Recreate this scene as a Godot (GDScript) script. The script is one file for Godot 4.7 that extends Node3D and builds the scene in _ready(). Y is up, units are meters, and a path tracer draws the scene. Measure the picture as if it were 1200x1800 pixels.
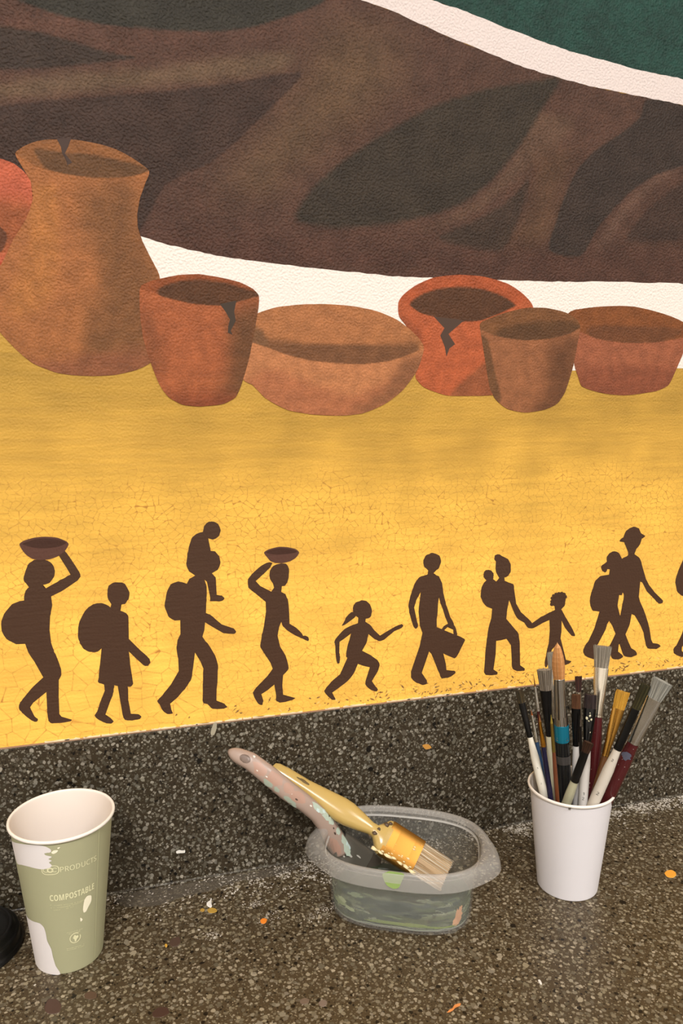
extends Node3D
# A painted mural above a terrazzo baseboard; paint cups, a plastic tub and brushes stand on the terrazzo floor.
# Metres, y up: the floor is y = 0, the baseboard's face is z = 0, the mural's face is z = -0.004.

# ---- outlines measured on the wall (0.1 mm, x y), the floor (0.1 mm, x z) and the cups (milliradian, 0.1 mm)
var brown_low_data = [348,6709,623,6644,949,6586,1284,6547,1744,6513,2100,6489,2465,6470,2968,6444,3488,6447,4027,6450,4586,6459,5018,6469,5613,6492,6074,6496,6549,6501]
var band_low_data = [2556,9077,2946,9001,3381,8878,4030,8728,4367,8653,4781,8595,5171,8549,5645,8515,6020,8492,6405,8463]
var green_low_data = [3314,9175,3695,9111,4087,9023,4560,8934,4908,8872,5336,8828,5777,8776,6116,8759,6385,8739]
var shade_data := [
	[[-1048,8703,-637,8665,-310,8590,79,8557,585,8570,1113,8618,1440,8693,1776,8825,2118,8980,2292,9146],"3b3a31",2],
	[[-1067,8427,-791,8428,-510,8424,-200,8380,118,8321,370,8300,64,8232,-455,8123,-813,8075,-1093,8035],"44382f",2],
	[[-1114,7724,-832,7769,-348,7869,203,7963,777,8070,1292,8183,1940,8344,1651,8013,1365,7725,1027,7437,589,7197,253,6683,-903,6623,-1182,6707],"4a382f",2],
	[[4816,8593,4541,8536,3973,8404,3361,8177,2955,7946,2648,7755,2346,7539,2047,7272,1867,6960,2344,6904,2963,6996,3379,7106,3704,7242,3999,7465,4229,7714,4392,7930,4587,8237],"41392e",3],
	[[4486,7617,4409,7465,4141,7229,3808,7045,3415,6848,4155,6767,4320,7015,4428,7318],"493a2f",3],
	[[5908,8481,5845,8295,5596,8093,5277,7886,5104,7723,5004,7566,4906,7350,4811,7073,4751,6796,5151,6754,5356,7073,5567,7301,5781,7499,6074,7687,6757,7975,6713,8529],"423730",2],
	[[6774,7757,6465,7640,6204,7466,5984,7296,5841,7131,5739,6938,6827,7091],"4a382f",3]]
var light_data := [
	[[-1104,7866,-337,8088,418,8217,1215,8404,1885,8530,1769,8352,1211,8201,412,8058,-346,7913,-1110,7781],"77604a",3],
	[[2116,8712,2948,8811,2952,8328,2466,7902,1639,7244,1073,7099,1361,7542,1880,8113],"6f563f",5],
	[[4485,8198,5012,8160,4674,7808,4270,7484,3806,7132,3219,6924,3870,7282,4263,7717],"6f5543",3],
	[[4604,7802,5024,7895,4865,7467,4781,6919,4435,6721,4224,6771,4485,7263],"674c38",4],
	[[6452,7827,6081,7582,5720,7248,5443,6830,5298,6761,5572,7209,5856,7505,6370,7882],"74594a",3],
	[[-1061,8519,-503,8543,175,8482,1003,8505,840,8387,371,8320,-223,8406,-1068,8408],"6a4b3d",4],
	[[366,6898,1747,6761,3615,6741,6842,6897,6884,6375,2969,6363,352,6531],"5e4135",5]]
var pots_data := [
	{"n":"jar","o":[-728,7374,-642,7449,-504,7505,-366,7526,-208,7535,-29,7520,152,7480,313,7407,445,7310,410,7210,352,7062,320,6915,320,6791,357,6668,426,6524,506,6358,545,5951,507,5650,388,5523,256,5456,41,5406,-212,5394,-458,5419,-675,5502,-827,5637,-955,5790,-1050,5962,-1053,6139,-981,6294,-897,6413,-787,6629,-680,6795,-601,6989,-612,7137,-673,7256],"base":"8f5f3a","body":"a66c43","inner":[[[-567,7426,-323,7416,-74,7416,204,7383,446,7325,307,7244,-84,7200,-455,7248],"64472f",2]],"rim":[-759,7410,-668,7335,-517,7268,-303,7229,-84,7215,120,7225,307,7259,477,7323],"sh":[[[-138,7121,376,7156,336,6792,479,6378,522,5292,-122,5292,-206,5720,-21,6358,-156,6764],"7c5537",5],[[-1109,5653,-674,5529,481,5677,465,5237,-1135,5238],"8e5a40",4],[[-634,7086,-389,7103,-388,6650,-490,6133,-751,5918,-892,6017,-663,6585],"b27644",4]],"crack":[-371,7535,-242,7546,-271,7470,-304,7408,-243,7333,-284,7310,-286,7275,-292,7349,-328,7406,-335,7465],"cc":"38241a"},
	{"n":"cup","o":[311,6180,331,6255,461,6313,679,6365,877,6383,1076,6363,1279,6323,1415,6262,1473,6197,1469,6086,1418,5816,1354,5544,1280,5316,1219,5190,1090,5122,862,5099,682,5118,552,5192,468,5314,389,5534,332,5751,309,5988],"base":"955331","body":"a9623f","inner":[[[479,6218,666,6305,886,6330,1109,6316,1334,6259,1483,6209,1273,6080,822,6040,551,6113],"573a27",2]],"rim":[289,6264,340,6219,424,6195,541,6156,824,6100,1114,6092,1252,6129,1390,6172,1506,6204],"sh":[[[1186,6022,1563,6144,1494,5522,1309,5064,1049,5066,1146,5519],"6e4a31",5],[[278,5998,428,6002,530,5513,373,5402],"8e5538",4],[[519,5209,1254,5207,1250,5007,512,5013],"8a4a30",4]],"crack":[1081,6105,1245,6141,1222,6034,1236,5946,1200,5878,1183,5845,1203,5807,1153,5828,1162,5900,1179,5956,1136,6032],"cc":"35271a"},
	{"n":"bowl","o":[1385,5916,1425,6010,1660,6091,1917,6125,2158,6136,2465,6124,2716,6083,2950,6001,3146,5867,3246,5759,3264,5690,3194,5477,3022,5255,2806,5104,2570,5015,2297,4993,2007,5010,1744,5061,1527,5178,1392,5312,1296,5369,1304,5709],"base":"b0764e","body":"c0825a","inner":[[[1325,5814,1557,5773,1973,5740,2465,5731,2974,5751,3202,5743,3107,5477,2092,5411,1319,5521],"795339",3],[[1327,5915,1500,5862,1555,5694,1322,5690],"7d5a40",3]],"rim":[1295,5746,1416,5731,1573,5683,1750,5622,1990,5567,2259,5541,2547,5532,2846,5565,3059,5627,3301,5720],"sh":[[[1333,5350,1611,5466,2465,5205,3239,5478,3246,4927,1324,4948],"b0704f",4],[[2976,5536,3263,5659,3266,5417,2914,5144,2338,4967,2784,5235],"8d5f43",4]],"crack":[],"cc":""},
	{"n":"pot","o":[2967,6170,3008,6242,3149,6352,3370,6448,3660,6489,3978,6478,4249,6416,4435,6319,4567,6188,4625,5803,4552,5424,4344,5233,4048,5202,3804,5196,3538,5203,3274,5289,3174,5392,3192,5538,3209,5719,3069,5925,2978,6035],"base":"b05a38","body":"b9623f","inner":[[[3093,6156,3228,6267,3424,6332,3690,6366,3961,6345,4205,6275,4385,6139,4111,5917,3565,5906,3231,6018],"553a29",2]],"rim":[2906,6244,2989,6218,3099,6151,3218,6077,3422,6035,3671,5999,3936,6017,4244,6135,4592,6300],"sh":[[[3579,5172,3847,5451,4120,5609,4204,5170],"965a3c",3],[[2958,6058,3200,5928,3249,5719,3138,5658],"a05638",3]],"crack":[3372,6044,3733,6012,3549,5863,3630,5755,3563,5709,3530,5621,3508,5726,3453,5843,3501,5923],"cc":"432e20"},
	{"n":"beaker","o":[3920,5971,3963,6012,4201,6097,4473,6164,4721,6173,4975,6132,5138,6054,5184,5973,5152,5765,5100,5487,5015,5235,4923,5109,4766,5040,4514,5008,4295,5048,4138,5154,4058,5290,4006,5533,3955,5773],"base":"7d5537","body":"9c6748","inner":[[[4125,5918,4531,6013,5038,6025,5190,5953,5048,5810,4186,5765],"5f432d",3]],"rim":[3869,5943,4085,5862,4240,5834,4488,5813,4797,5837,5051,5899,5218,5992],"sh":[[[3892,5852,4017,5817,4110,5484,4205,5139,4028,5171,3900,5532],"6f4e35",2],[[4759,5711,5193,5877,5140,5427,5008,5038,4569,4977,4812,5297],"6b4731",5]],"crack":[],"cc":""},
	{"n":"basin","o":[5019,6119,5231,6182,5552,6217,5882,6220,6230,6165,6581,6062,6642,5904,6608,5703,6517,5495,6424,5319,6251,5248,5810,5199,5475,5232,5236,5304,5186,5401,5127,5543,5078,5811],"base":"87522f","body":"a36349","inner":[[[5263,5974,5794,6005,6588,5970,6185,5764,5747,5744,5346,5815],"714830",3]],"rim":[5001,6025,5191,5921,5405,5848,5744,5809,6182,5817,6675,5892],"sh":[[[5063,5491,6623,5502,6650,5129,5079,5135],"8d523c",4]],"crack":[],"cc":""},
	{"n":"red_pot","o":[-1341,7086,-1214,7263,-1047,7339,-860,7320,-743,7285,-651,7208,-594,7114,-582,6981,-649,6837,-716,6683,-793,6528,-899,6372,-1021,6267,-1211,6269,-1363,6452,-1410,6767],"base":"c2654b","body":"","inner":[],"rim":[],"sh":[[[-1442,6958,-882,6971,-594,6940,-715,6532,-1475,6495],"9c5a38",4],[[-1180,6732,-920,6741,-843,6666,-868,6565,-910,6508,-1195,6509],"5e3a28",1],[[-1198,6469,-915,6432,-870,6374,-1212,6259],"c0553a",1]],"crack":[],"cc":""}]
var people_data := [
	["dark brown painted figure balancing a wide bowl overhead with a round sack on its back, furthest left of the procession",[[-778,3628,-693,3627,-628,3592,-599,3524,-611,3451,-651,3394,-713,3372,-711,3352,-691,3337,-583,3396,-456,3461,-458,3479,-490,3537,-523,3606,-557,3668,-520,3712,-488,3690,-448,3628,-403,3538,-365,3468,-364,3435,-391,3399,-475,3341,-577,3282,-644,3253,-643,3159,-666,3053,-680,2918,-672,2781,-646,2683,-614,2583,-591,2484,-597,2429,-623,2391,-630,2224,-635,2036,-613,2002,-520,1961,-533,1943,-648,1941,-720,1948,-743,1988,-746,2098,-745,2276,-807,2231,-872,2183,-903,2138,-890,2088,-870,2036,-836,2007,-849,1982,-883,1989,-942,2045,-988,2099,-1007,2143,-999,2184,-954,2248,-850,2360,-766,2434,-792,2505,-836,2606,-885,2706,-911,2793,-995,2801,-1076,2860,-1113,2943,-1111,3037,-1072,3127,-1007,3201,-934,3229,-895,3232,-892,3285,-869,3339,-844,3361,-858,3386,-886,3431,-880,3483,-854,3554,-828,3598]]],
	["dark brown painted figure in a knee-length skirt carrying a big round sack on its back",[[-7,3351,57,3330,95,3252,89,3183,54,3124,11,3118,1,3080,0,3055,57,3027,75,2984,73,2851,72,2753,109,2708,184,2616,261,2530,275,2486,244,2447,205,2465,129,2551,69,2620,74,2485,82,2357,94,2273,64,2245,42,2250,42,2104,61,1955,131,1939,163,1909,142,1883,49,1880,-1,1896,-21,1953,-40,2114,-56,2264,-90,2276,-105,2192,-153,2084,-194,1975,-147,1933,-116,1893,-136,1873,-201,1887,-264,1930,-297,1973,-273,2013,-229,2135,-189,2230,-189,2298,-246,2324,-241,2377,-217,2529,-197,2681,-231,2652,-295,2649,-369,2691,-406,2770,-418,2854,-393,2975,-338,3080,-259,3142,-182,3149,-119,3124,-90,3095,-83,3131,-110,3185,-116,3254,-98,3321,-58,3349]]],
	["dark brown painted man with a backpack, carrying a seated child on his shoulders",[[954,3923,1007,3894,1033,3826,1008,3764,949,3736,905,3750,911,3698,924,3619,967,3609,1010,3554,1020,3489,992,3415,932,3378,966,3330,973,3147,1029,3131,1053,3101,1027,3077,905,3084,906,3125,898,3217,874,3294,852,3318,869,3249,869,3128,856,2964,905,2934,1021,2824,1140,2767,1167,2725,1138,2709,1034,2730,1004,2748,916,2810,847,2860,834,2778,814,2709,881,2612,938,2490,966,2377,961,2252,940,1993,1014,1953,1054,1908,1013,1894,892,1908,849,1964,800,1986,801,2128,812,2362,788,2442,732,2546,713,2403,686,2266,632,2178,541,2079,458,2015,470,1946,479,1903,418,1909,376,1958,349,2023,330,2060,381,2113,488,2241,556,2358,557,2497,546,2605,555,2696,589,2754,594,2903,539,2908,483,2946,450,3025,440,3085,463,3204,509,3290,581,3315,638,3303,670,3289,700,3337,759,3369,700,3419,673,3481,682,3577,708,3680,739,3767,791,3808,849,3823,865,3879,903,3918]]],
	["slim dark brown painted figure holding a shallow red bowl on its head with one raised arm",[[1648,3438,1717,3429,1748,3373,1738,3249,1706,3194,1667,3189,1663,3126,1705,3098,1735,3022,1743,2903,1748,2769,1818,2719,1880,2645,1896,2620,1931,2617,1961,2582,1951,2555,1888,2589,1817,2627,1708,2709,1669,2752,1654,2800,1630,2739,1614,2646,1642,2516,1696,2414,1733,2271,1704,2229,1668,2200,1666,1974,1801,1921,1745,1899,1633,1888,1585,1918,1587,1975,1570,2101,1494,2050,1423,2006,1445,1934,1430,1883,1382,1917,1348,1986,1335,2036,1386,2102,1497,2210,1553,2282,1530,2351,1470,2453,1425,2544,1438,2646,1468,2769,1490,2924,1492,3030,1390,3127,1309,3202,1302,3279,1333,3323,1426,3409,1533,3461,1567,3446,1547,3401,1454,3323,1386,3263,1437,3208,1513,3153,1555,3138,1584,3182,1575,3225,1541,3278,1539,3356,1581,3415]]],
	["small dark brown painted girl running with a ponytail and one arm stretched forward",[[2579,2965,2650,2927,2682,2843,2670,2767,2612,2747,2606,2715,2662,2678,2713,2611,2780,2544,2848,2574,2966,2630,3034,2652,3060,2633,3035,2607,2950,2578,2831,2488,2781,2476,2713,2512,2644,2571,2621,2471,2569,2382,2663,2327,2748,2260,2777,2211,2757,2126,2689,2016,2732,1952,2758,1908,2732,1890,2664,1926,2610,1988,2617,2049,2659,2181,2580,2211,2523,2237,2479,2138,2380,2033,2222,1935,2247,1882,2260,1852,2222,1852,2181,1890,2132,1953,2141,1985,2231,2082,2314,2140,2364,2250,2397,2317,2385,2338,2397,2443,2445,2597,2364,2544,2310,2514,2306,2387,2314,2320,2304,2266,2281,2271,2268,2325,2258,2473,2250,2523,2282,2572,2397,2672,2521,2710,2526,2766,2480,2815,2460,2885,2496,2944],[2499,2833,2447,2838,2398,2801,2361,2740,2338,2691,2401,2720,2471,2771,2503,2797]]],
	["dark brown painted man carrying a basket by its looped handle",[[3403,3449,3482,3415,3507,3348,3484,3267,3424,3227,3424,3197,3486,3173,3513,3092,3488,2952,3475,2761,3469,2582,3537,2544,3811,2414,3824,2392,3725,2201,3690,2186,3551,2256,3592,2124,3599,2051,3702,2032,3711,2008,3640,1964,3542,1957,3514,2012,3459,2137,3404,2276,3377,2302,3335,2184,3292,2052,3355,1952,3356,1917,3303,1906,3215,1950,3162,2007,3161,2083,3211,2230,3262,2377,3293,2526,3259,2613,3242,2814,3264,3007,3212,2915,3190,2834,3214,2700,3238,2614,3211,2580,3181,2619,3136,2756,3118,2873,3151,3003,3201,3130,3252,3181,3344,3202,3351,3246,3302,3304,3292,3369,3326,3424],[3477,3174,3522,3091,3542,2973,3579,2837,3635,2681,3682,2596,3655,2574,3610,2602,3540,2781,3488,2927,3465,3045],[3523,2535,3557,2581,3610,2607,3673,2597,3710,2539,3724,2456,3684,2470,3672,2526,3638,2562,3602,2566,3567,2543,3555,2519]]],
	["dark brown painted woman with a topknot carrying a baby on her back",[[4231,3384,4278,3352,4349,3317,4386,3255,4389,3169,4355,3117,4309,3099,4315,3062,4379,3034,4434,3011,4449,2905,4477,2773,4540,2669,4676,2547,4704,2490,4667,2460,4630,2481,4588,2533,4495,2596,4432,2711,4383,2828,4361,2716,4353,2604,4427,2514,4513,2414,4536,2305,4551,2014,4617,1967,4609,1940,4517,1946,4448,1986,4433,2182,4423,2272,4360,2359,4290,2346,4229,2347,4224,2180,4199,1995,4259,1955,4244,1928,4114,1935,4082,1974,4085,2128,4103,2346,4116,2476,4153,2625,4162,2739,4091,2771,4044,2828,4014,2895,4021,3002,4051,3057,4078,3083,4045,3128,4046,3181,4079,3207,4133,3199,4173,3151,4168,3094,4206,3061,4242,3104,4205,3160,4193,3246,4199,3299,4173,3328,4185,3374]]],
	["small dark brown painted child with curly hair, one arm reaching back for a hand",[[5039,2866,5113,2851,5138,2787,5127,2699,5085,2658,5138,2571,5205,2464,5286,2330,5282,2303,5236,2319,5144,2429,5091,2519,5097,2388,5088,2299,5131,2159,5175,2018,5251,1992,5227,1967,5165,1955,5125,2019,5058,2139,5018,2204,4976,2163,4942,2019,4908,1948,4885,1979,4899,2114,4930,2246,4936,2402,4928,2537,4834,2507,4715,2460,4662,2460,4654,2490,4783,2572,4903,2624,4999,2658,4987,2699,4932,2748,4950,2780,4938,2820,4977,2822,4990,2858],[4976,2802,4970,2788,4955,2784,4939,2791,4932,2805,4938,2819,4953,2823,4969,2816],[4972,2762,4967,2749,4951,2744,4936,2751,4928,2766,4934,2779,4950,2784,4965,2777],[4992,2832,4986,2818,4970,2813,4955,2820,4948,2835,4953,2849,4969,2853,4984,2846],[5027,2847,5022,2833,5006,2828,4990,2835,4983,2850,4989,2864,5005,2868,5020,2861],[5064,2853,5058,2839,5043,2834,5027,2841,5020,2856,5026,2870,5041,2874,5057,2867],[5101,2852,5095,2838,5079,2834,5064,2841,5056,2855,5062,2869,5078,2874,5094,2867],[5136,2838,5130,2825,5114,2820,5098,2827,5091,2842,5097,2855,5113,2860,5129,2853],[4972,2727,4966,2713,4950,2709,4935,2716,4928,2730,4933,2744,4949,2749,4964,2742],[5154,2808,5148,2794,5133,2790,5117,2797,5110,2812,5116,2825,5131,2830,5147,2823]]],
	["dark brown painted woman with a low bun and a backpack walking behind the man in the hat",[[5776,3327,5854,3300,5896,3226,5922,3134,5946,2907,5923,2772,5884,2775,5868,2640,5912,2517,5974,2333,6050,2163,6099,2077,6177,2023,6185,1980,6101,1960,6000,1989,5934,2128,5845,2321,5758,2455,5715,2356,5633,2202,5569,2105,5593,1988,5529,2001,5438,2049,5409,2109,5432,2164,5515,2282,5592,2499,5618,2587,5523,2606,5482,2682,5477,2784,5509,2893,5542,2981,5615,3031,5728,3042,5735,3108,5699,3109,5676,3072,5624,3098,5613,3154,5657,3181,5686,3205,5683,3261,5719,3308]]],
	["dark brown painted man in a brimmed hat striding beside the woman with the backpack",[[5989,3600,6053,3615,6119,3589,6162,3515,6215,3499,6203,3477,6161,3453,6144,3386,6084,3322,6074,3264,6155,3217,6202,3094,6279,2906,6422,2742,6529,2657,6523,2623,6470,2620,6399,2690,6287,2791,6188,2931,6172,2822,6174,2703,6263,2539,6342,2347,6402,2119,6492,2094,6535,2059,6470,2030,6353,2046,6318,2091,6251,2308,6093,2530,6062,2394,5993,2238,5920,2152,5899,2066,5967,2008,5985,1972,5918,1948,5831,1971,5782,2068,5778,2131,5849,2251,5905,2408,5917,2522,5954,2770,5920,2818,5887,3215,5979,3261,5980,3322,5932,3403,5915,3437,5853,3445,5869,3473,5911,3498,5933,3563]]],
	["dark brown painted figure cut off by the right edge, showing a rounded load and a striding leg",[[6899,3210,6819,3192,6748,3058,6704,2922,6703,2853,6744,2745,6829,2687,6890,2676,6900,2463,6863,2230,6792,2070,6734,2004,6747,1943,6846,1890,6902,1885,6902,1921,6853,1988,6914,2094,7022,2311,7124,2063,7253,1857,7337,1861,7194,2248,7108,2636,7094,2989,7041,3132]]]]
var bowls_data := [
	["painted reddish brown bowl balanced above the leftmost figure",[-904,3793,-863,3823,-765,3848,-669,3852,-560,3836,-476,3795,-457,3764,-493,3704,-557,3654,-644,3626,-730,3625,-801,3643,-858,3692,-891,3747],[-879,3792,-766,3831,-670,3836,-561,3820,-477,3782,-552,3747,-675,3737,-783,3751]],
	["painted red-brown bowl on the slim figure's head",[1482,3567,1535,3599,1643,3619,1735,3610,1828,3582,1862,3544,1827,3492,1764,3457,1687,3442,1610,3447,1549,3471,1511,3519],[1501,3566,1566,3594,1673,3605,1797,3580,1840,3553,1765,3539,1657,3535,1565,3545]]]
var potshade_data := [
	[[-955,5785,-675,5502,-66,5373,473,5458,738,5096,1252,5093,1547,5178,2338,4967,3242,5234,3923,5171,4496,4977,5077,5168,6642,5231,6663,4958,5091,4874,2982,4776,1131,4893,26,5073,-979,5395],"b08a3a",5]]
var lcup_data = [-0.0599,0.078,0.1402,0.0304,0.045]
var rcup_data = [0.4487,0.1212,0.1134,0.0315,0.0428]
var patch_data := [
	[-1367,1254,-826,1333,-405,1360,-250,1345,-158,1314,-164,1286,-287,1277,-269,1259,-150,1240,-221,1219,-157,1200,-216,1185,-166,1154,-205,1132,-349,1116,-473,1117,-699,1121,-925,1106,-1174,1074,-1268,1163],
	[-1368,506,-1148,518,-823,534,-628,540,-526,506,-493,447,-482,363,-398,281,-378,195,-327,97,-222,7,-545,-5,-928,-18,-1370,-41,-1367,129,-1367,298],
	[-154,1280,-107,1301,-26,1299,-46,1280,-113,1267],
	[-29,1324,20,1327,-3,1313,-31,1313],
	[481,720,552,747,661,729,664,670,585,628,524,593,463,593,444,632],
	[376,555,434,527,383,512]]
var text_data = [[-281,788,739,781],[-10,1076,785,1059],[-383,1080,-36,1130]]
var textcap_data = [[-266,851],[-3,1127],[-202,1144,-220,1057]]
var emblem_data = [94,378,382,350,239,415,230,307,33,439,430,432,6,271,474,261]
var lines_data = [-291,747,661,717,-285,718,424,713,-225,693,236,696]
var brushes_data := [
	["flat",[437.1,6.0,138.5],[397.8,214.2,94.9],[165.2,201.9,216.3],[7.2,8.7,6.0,7.2,7.8]],
	["fine",[437.7,6.0,129.2],[414.0,189.3,94.0],[153.8,182.6,188.2],[3.6,5.4,4.2,2.4,0.9]],
	["liner",[439.1,6.0,123.3],[421.0,226.1,84.1],[183.1,209.5,224.2],[3.0,4.3,3.7,2.4,0.6]],
	["gold",[430.2,6.0,144.1],[406.0,197.6,123.0],[159.7,186.4,194.3],[5.3,5.6,5.0,2.9,1.2]],
	["wide",[455.1,6.0,92.4],[394.4,255.8,148.6],[180.6,237.4,263.2],[3.2,6.3,6.4,11.3,13.9]],
	["thin",[445.1,6.0,119.0],[404.6,207.1,147.5],[163.1,197.1,207.1],[4.3,4.4,3.7,2.8,1.7]],
	["back",[452.0,6.0,111.3],[448.1,244.0,73.5],[168.5,221.1,241.0],[5.0,7.4,7.4,12.4,13.6]],
	["mop",[452.3,6.0,118.8],[428.7,269.7,115.5],[158.2,225.5,264.8],[14.1,15.0,14.6,11.5,12.3]],
	["short",[471.8,6.0,113.9],[477.2,216.5,83.1],[158.0,195.4,212.8],[5.0,5.6,5.6,6.2,8.1]],
	["white",[464.1,6.0,113.2],[446.6,215.4,125.9],[152.2,194.5,210.5],[5.0,7.8,6.6,9.4,8.8]],
	["dark",[447.0,6.0,141.4],[470.4,209.3,117.0],[153.5,191.1,206.1],[9.0,9.6,8.4,13.2,12.0]],
	["stub",[431.1,6.0,99.5],[442.9,177.6,157.0],[129.8,168.0,181.4],[9.4,9.5,8.5,8.0,9.7]],
	["red",[470.0,6.0,126.0],[497.2,253.5,95.9],[173.5,226.3,250.8],[11.7,11.7,10.1,15.3,19.0]],
	["yellow",[444.1,6.0,131.0],[509.1,209.4,118.9],[141.7,193.9,213.8],[6.6,7.3,7.3,12.7,14.5]],
	["olive",[425.7,6.0,134.5],[487.0,242.5,182.1],[174.0,220.7,248.9],[10.2,10.9,8.2,8.4,9.4]],
	["fan",[458.4,6.0,113.9],[496.6,249.0,193.4],[182.9,236.5,258.5],[14.9,14.0,11.9,13.8,18.6]]]
var ybrush_data = {"end":[152.7,123.5,15.3],"axis":[0.7583,-0.4507,0.4709],"width":[-0.6484,-0.5961,0.4735],"L":207.5,"s":[38.0,85.4,120.0,136.6,174.6,207.5]}
var ppath_data = [[102.1,154.3,24.6],[110.5,151.2,31.3],[122.2,146.9,38.9],[138.2,134.2,47.2],[157.6,116.2,53.2],[175.3,101.0,54.8],[188.7,86.5,54.4],[200.0,70.0,53.5],[208.3,53.2,52.8],[216.1,37.4,51.8]]
var pfer_data = [[213.6,45.8,51.7],[224.8,35.1,48.3],[245.4,12.7,40.7],[254.1,5.9,44.3]]
var drips_data := [
	["round orange paint drop on the floor at the right","e8a23a",[5608,1363,5673,1328,5728,1334,5741,1381,5705,1434,5641,1458,5595,1433]],
	["small bright orange paint spot between the green cup and the container","e8862c",[1211,858,1246,838,1279,866,1259,911,1234,924,1210,905]],
	["mustard paint drop beside a white fleck","b08d3c",[719,547,757,521,807,555,815,600,780,615,732,600]],
	["tiny mustard paint drop","ad8a3e",[651,524,677,510,697,540,679,566,653,552]],
	["white curved paint fleck above the mustard drop","e8e4dc",[722,460,742,418,767,403,780,365,788,384,769,458,775,501,757,524,731,494]],
	["orange paint streak near the front","d98a4a",[2516,2482,2552,2460,2583,2454,2613,2424,2652,2417,2677,2421,2656,2447,2608,2455,2578,2474,2541,2485]],
	["tiny yellow paint fleck","c89a3a",[268,947,283,938,294,963,282,989,270,975]],
	["purple-brown stain on the floor near the front left","4a342a",[-776,1424,-744,1353,-678,1373,-636,1452,-649,1540,-722,1537,-767,1492]],
	["brown stain right of the front left stain","55402f",[-451,1386,-404,1358,-346,1403,-349,1457,-401,1462,-445,1429]],
	["brown stain below the white fleck","4a372c",[309,926,358,872,412,874,419,945,383,1003,331,993]],
	["dark red stain at the front edge","40291f",[111,1766,174,1720,243,1751,247,1817,182,1841,121,1822]],
	["grey paint blot near the front","6a5a4c",[1348,1992,1395,1976,1430,2005,1412,2044,1368,2049,1344,2024]],
	["small grey paint blot","75655a",[1501,2059,1540,2042,1571,2065,1561,2106,1527,2122,1498,2103]],
	["white paint scratch at the right","d8d4cc",[3454,2370,3472,2372,3468,2415,3452,2434,3446,2405]]]
var bdrips_data := [
	["white paint smear low on the baseboard","e4e2da",[462,364,496,376,536,360,556,365,553,335,505,339,469,341]],
	["orange paint speck high on the baseboard","c08a3c",[3293,1189,3364,1193,3407,1145,3336,1134]],
	["grey putty smear at the top of the baseboard","a09a86",[866,1662,898,1757,933,1764,927,1690,901,1629,869,1633]]]
var cam_data = [0.51842,0.79095,-0.28574,-0.14654,-0.00275,1364.80555]
var H_data = 0.1748

const MX := -0.22
const MY := 1.0
const MW := 1.02
const MH := 0.835
const CW := 1836
const CH := 1503
const ZM := -0.004
var rng := RandomNumberGenerator.new()
var mats := {}

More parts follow.
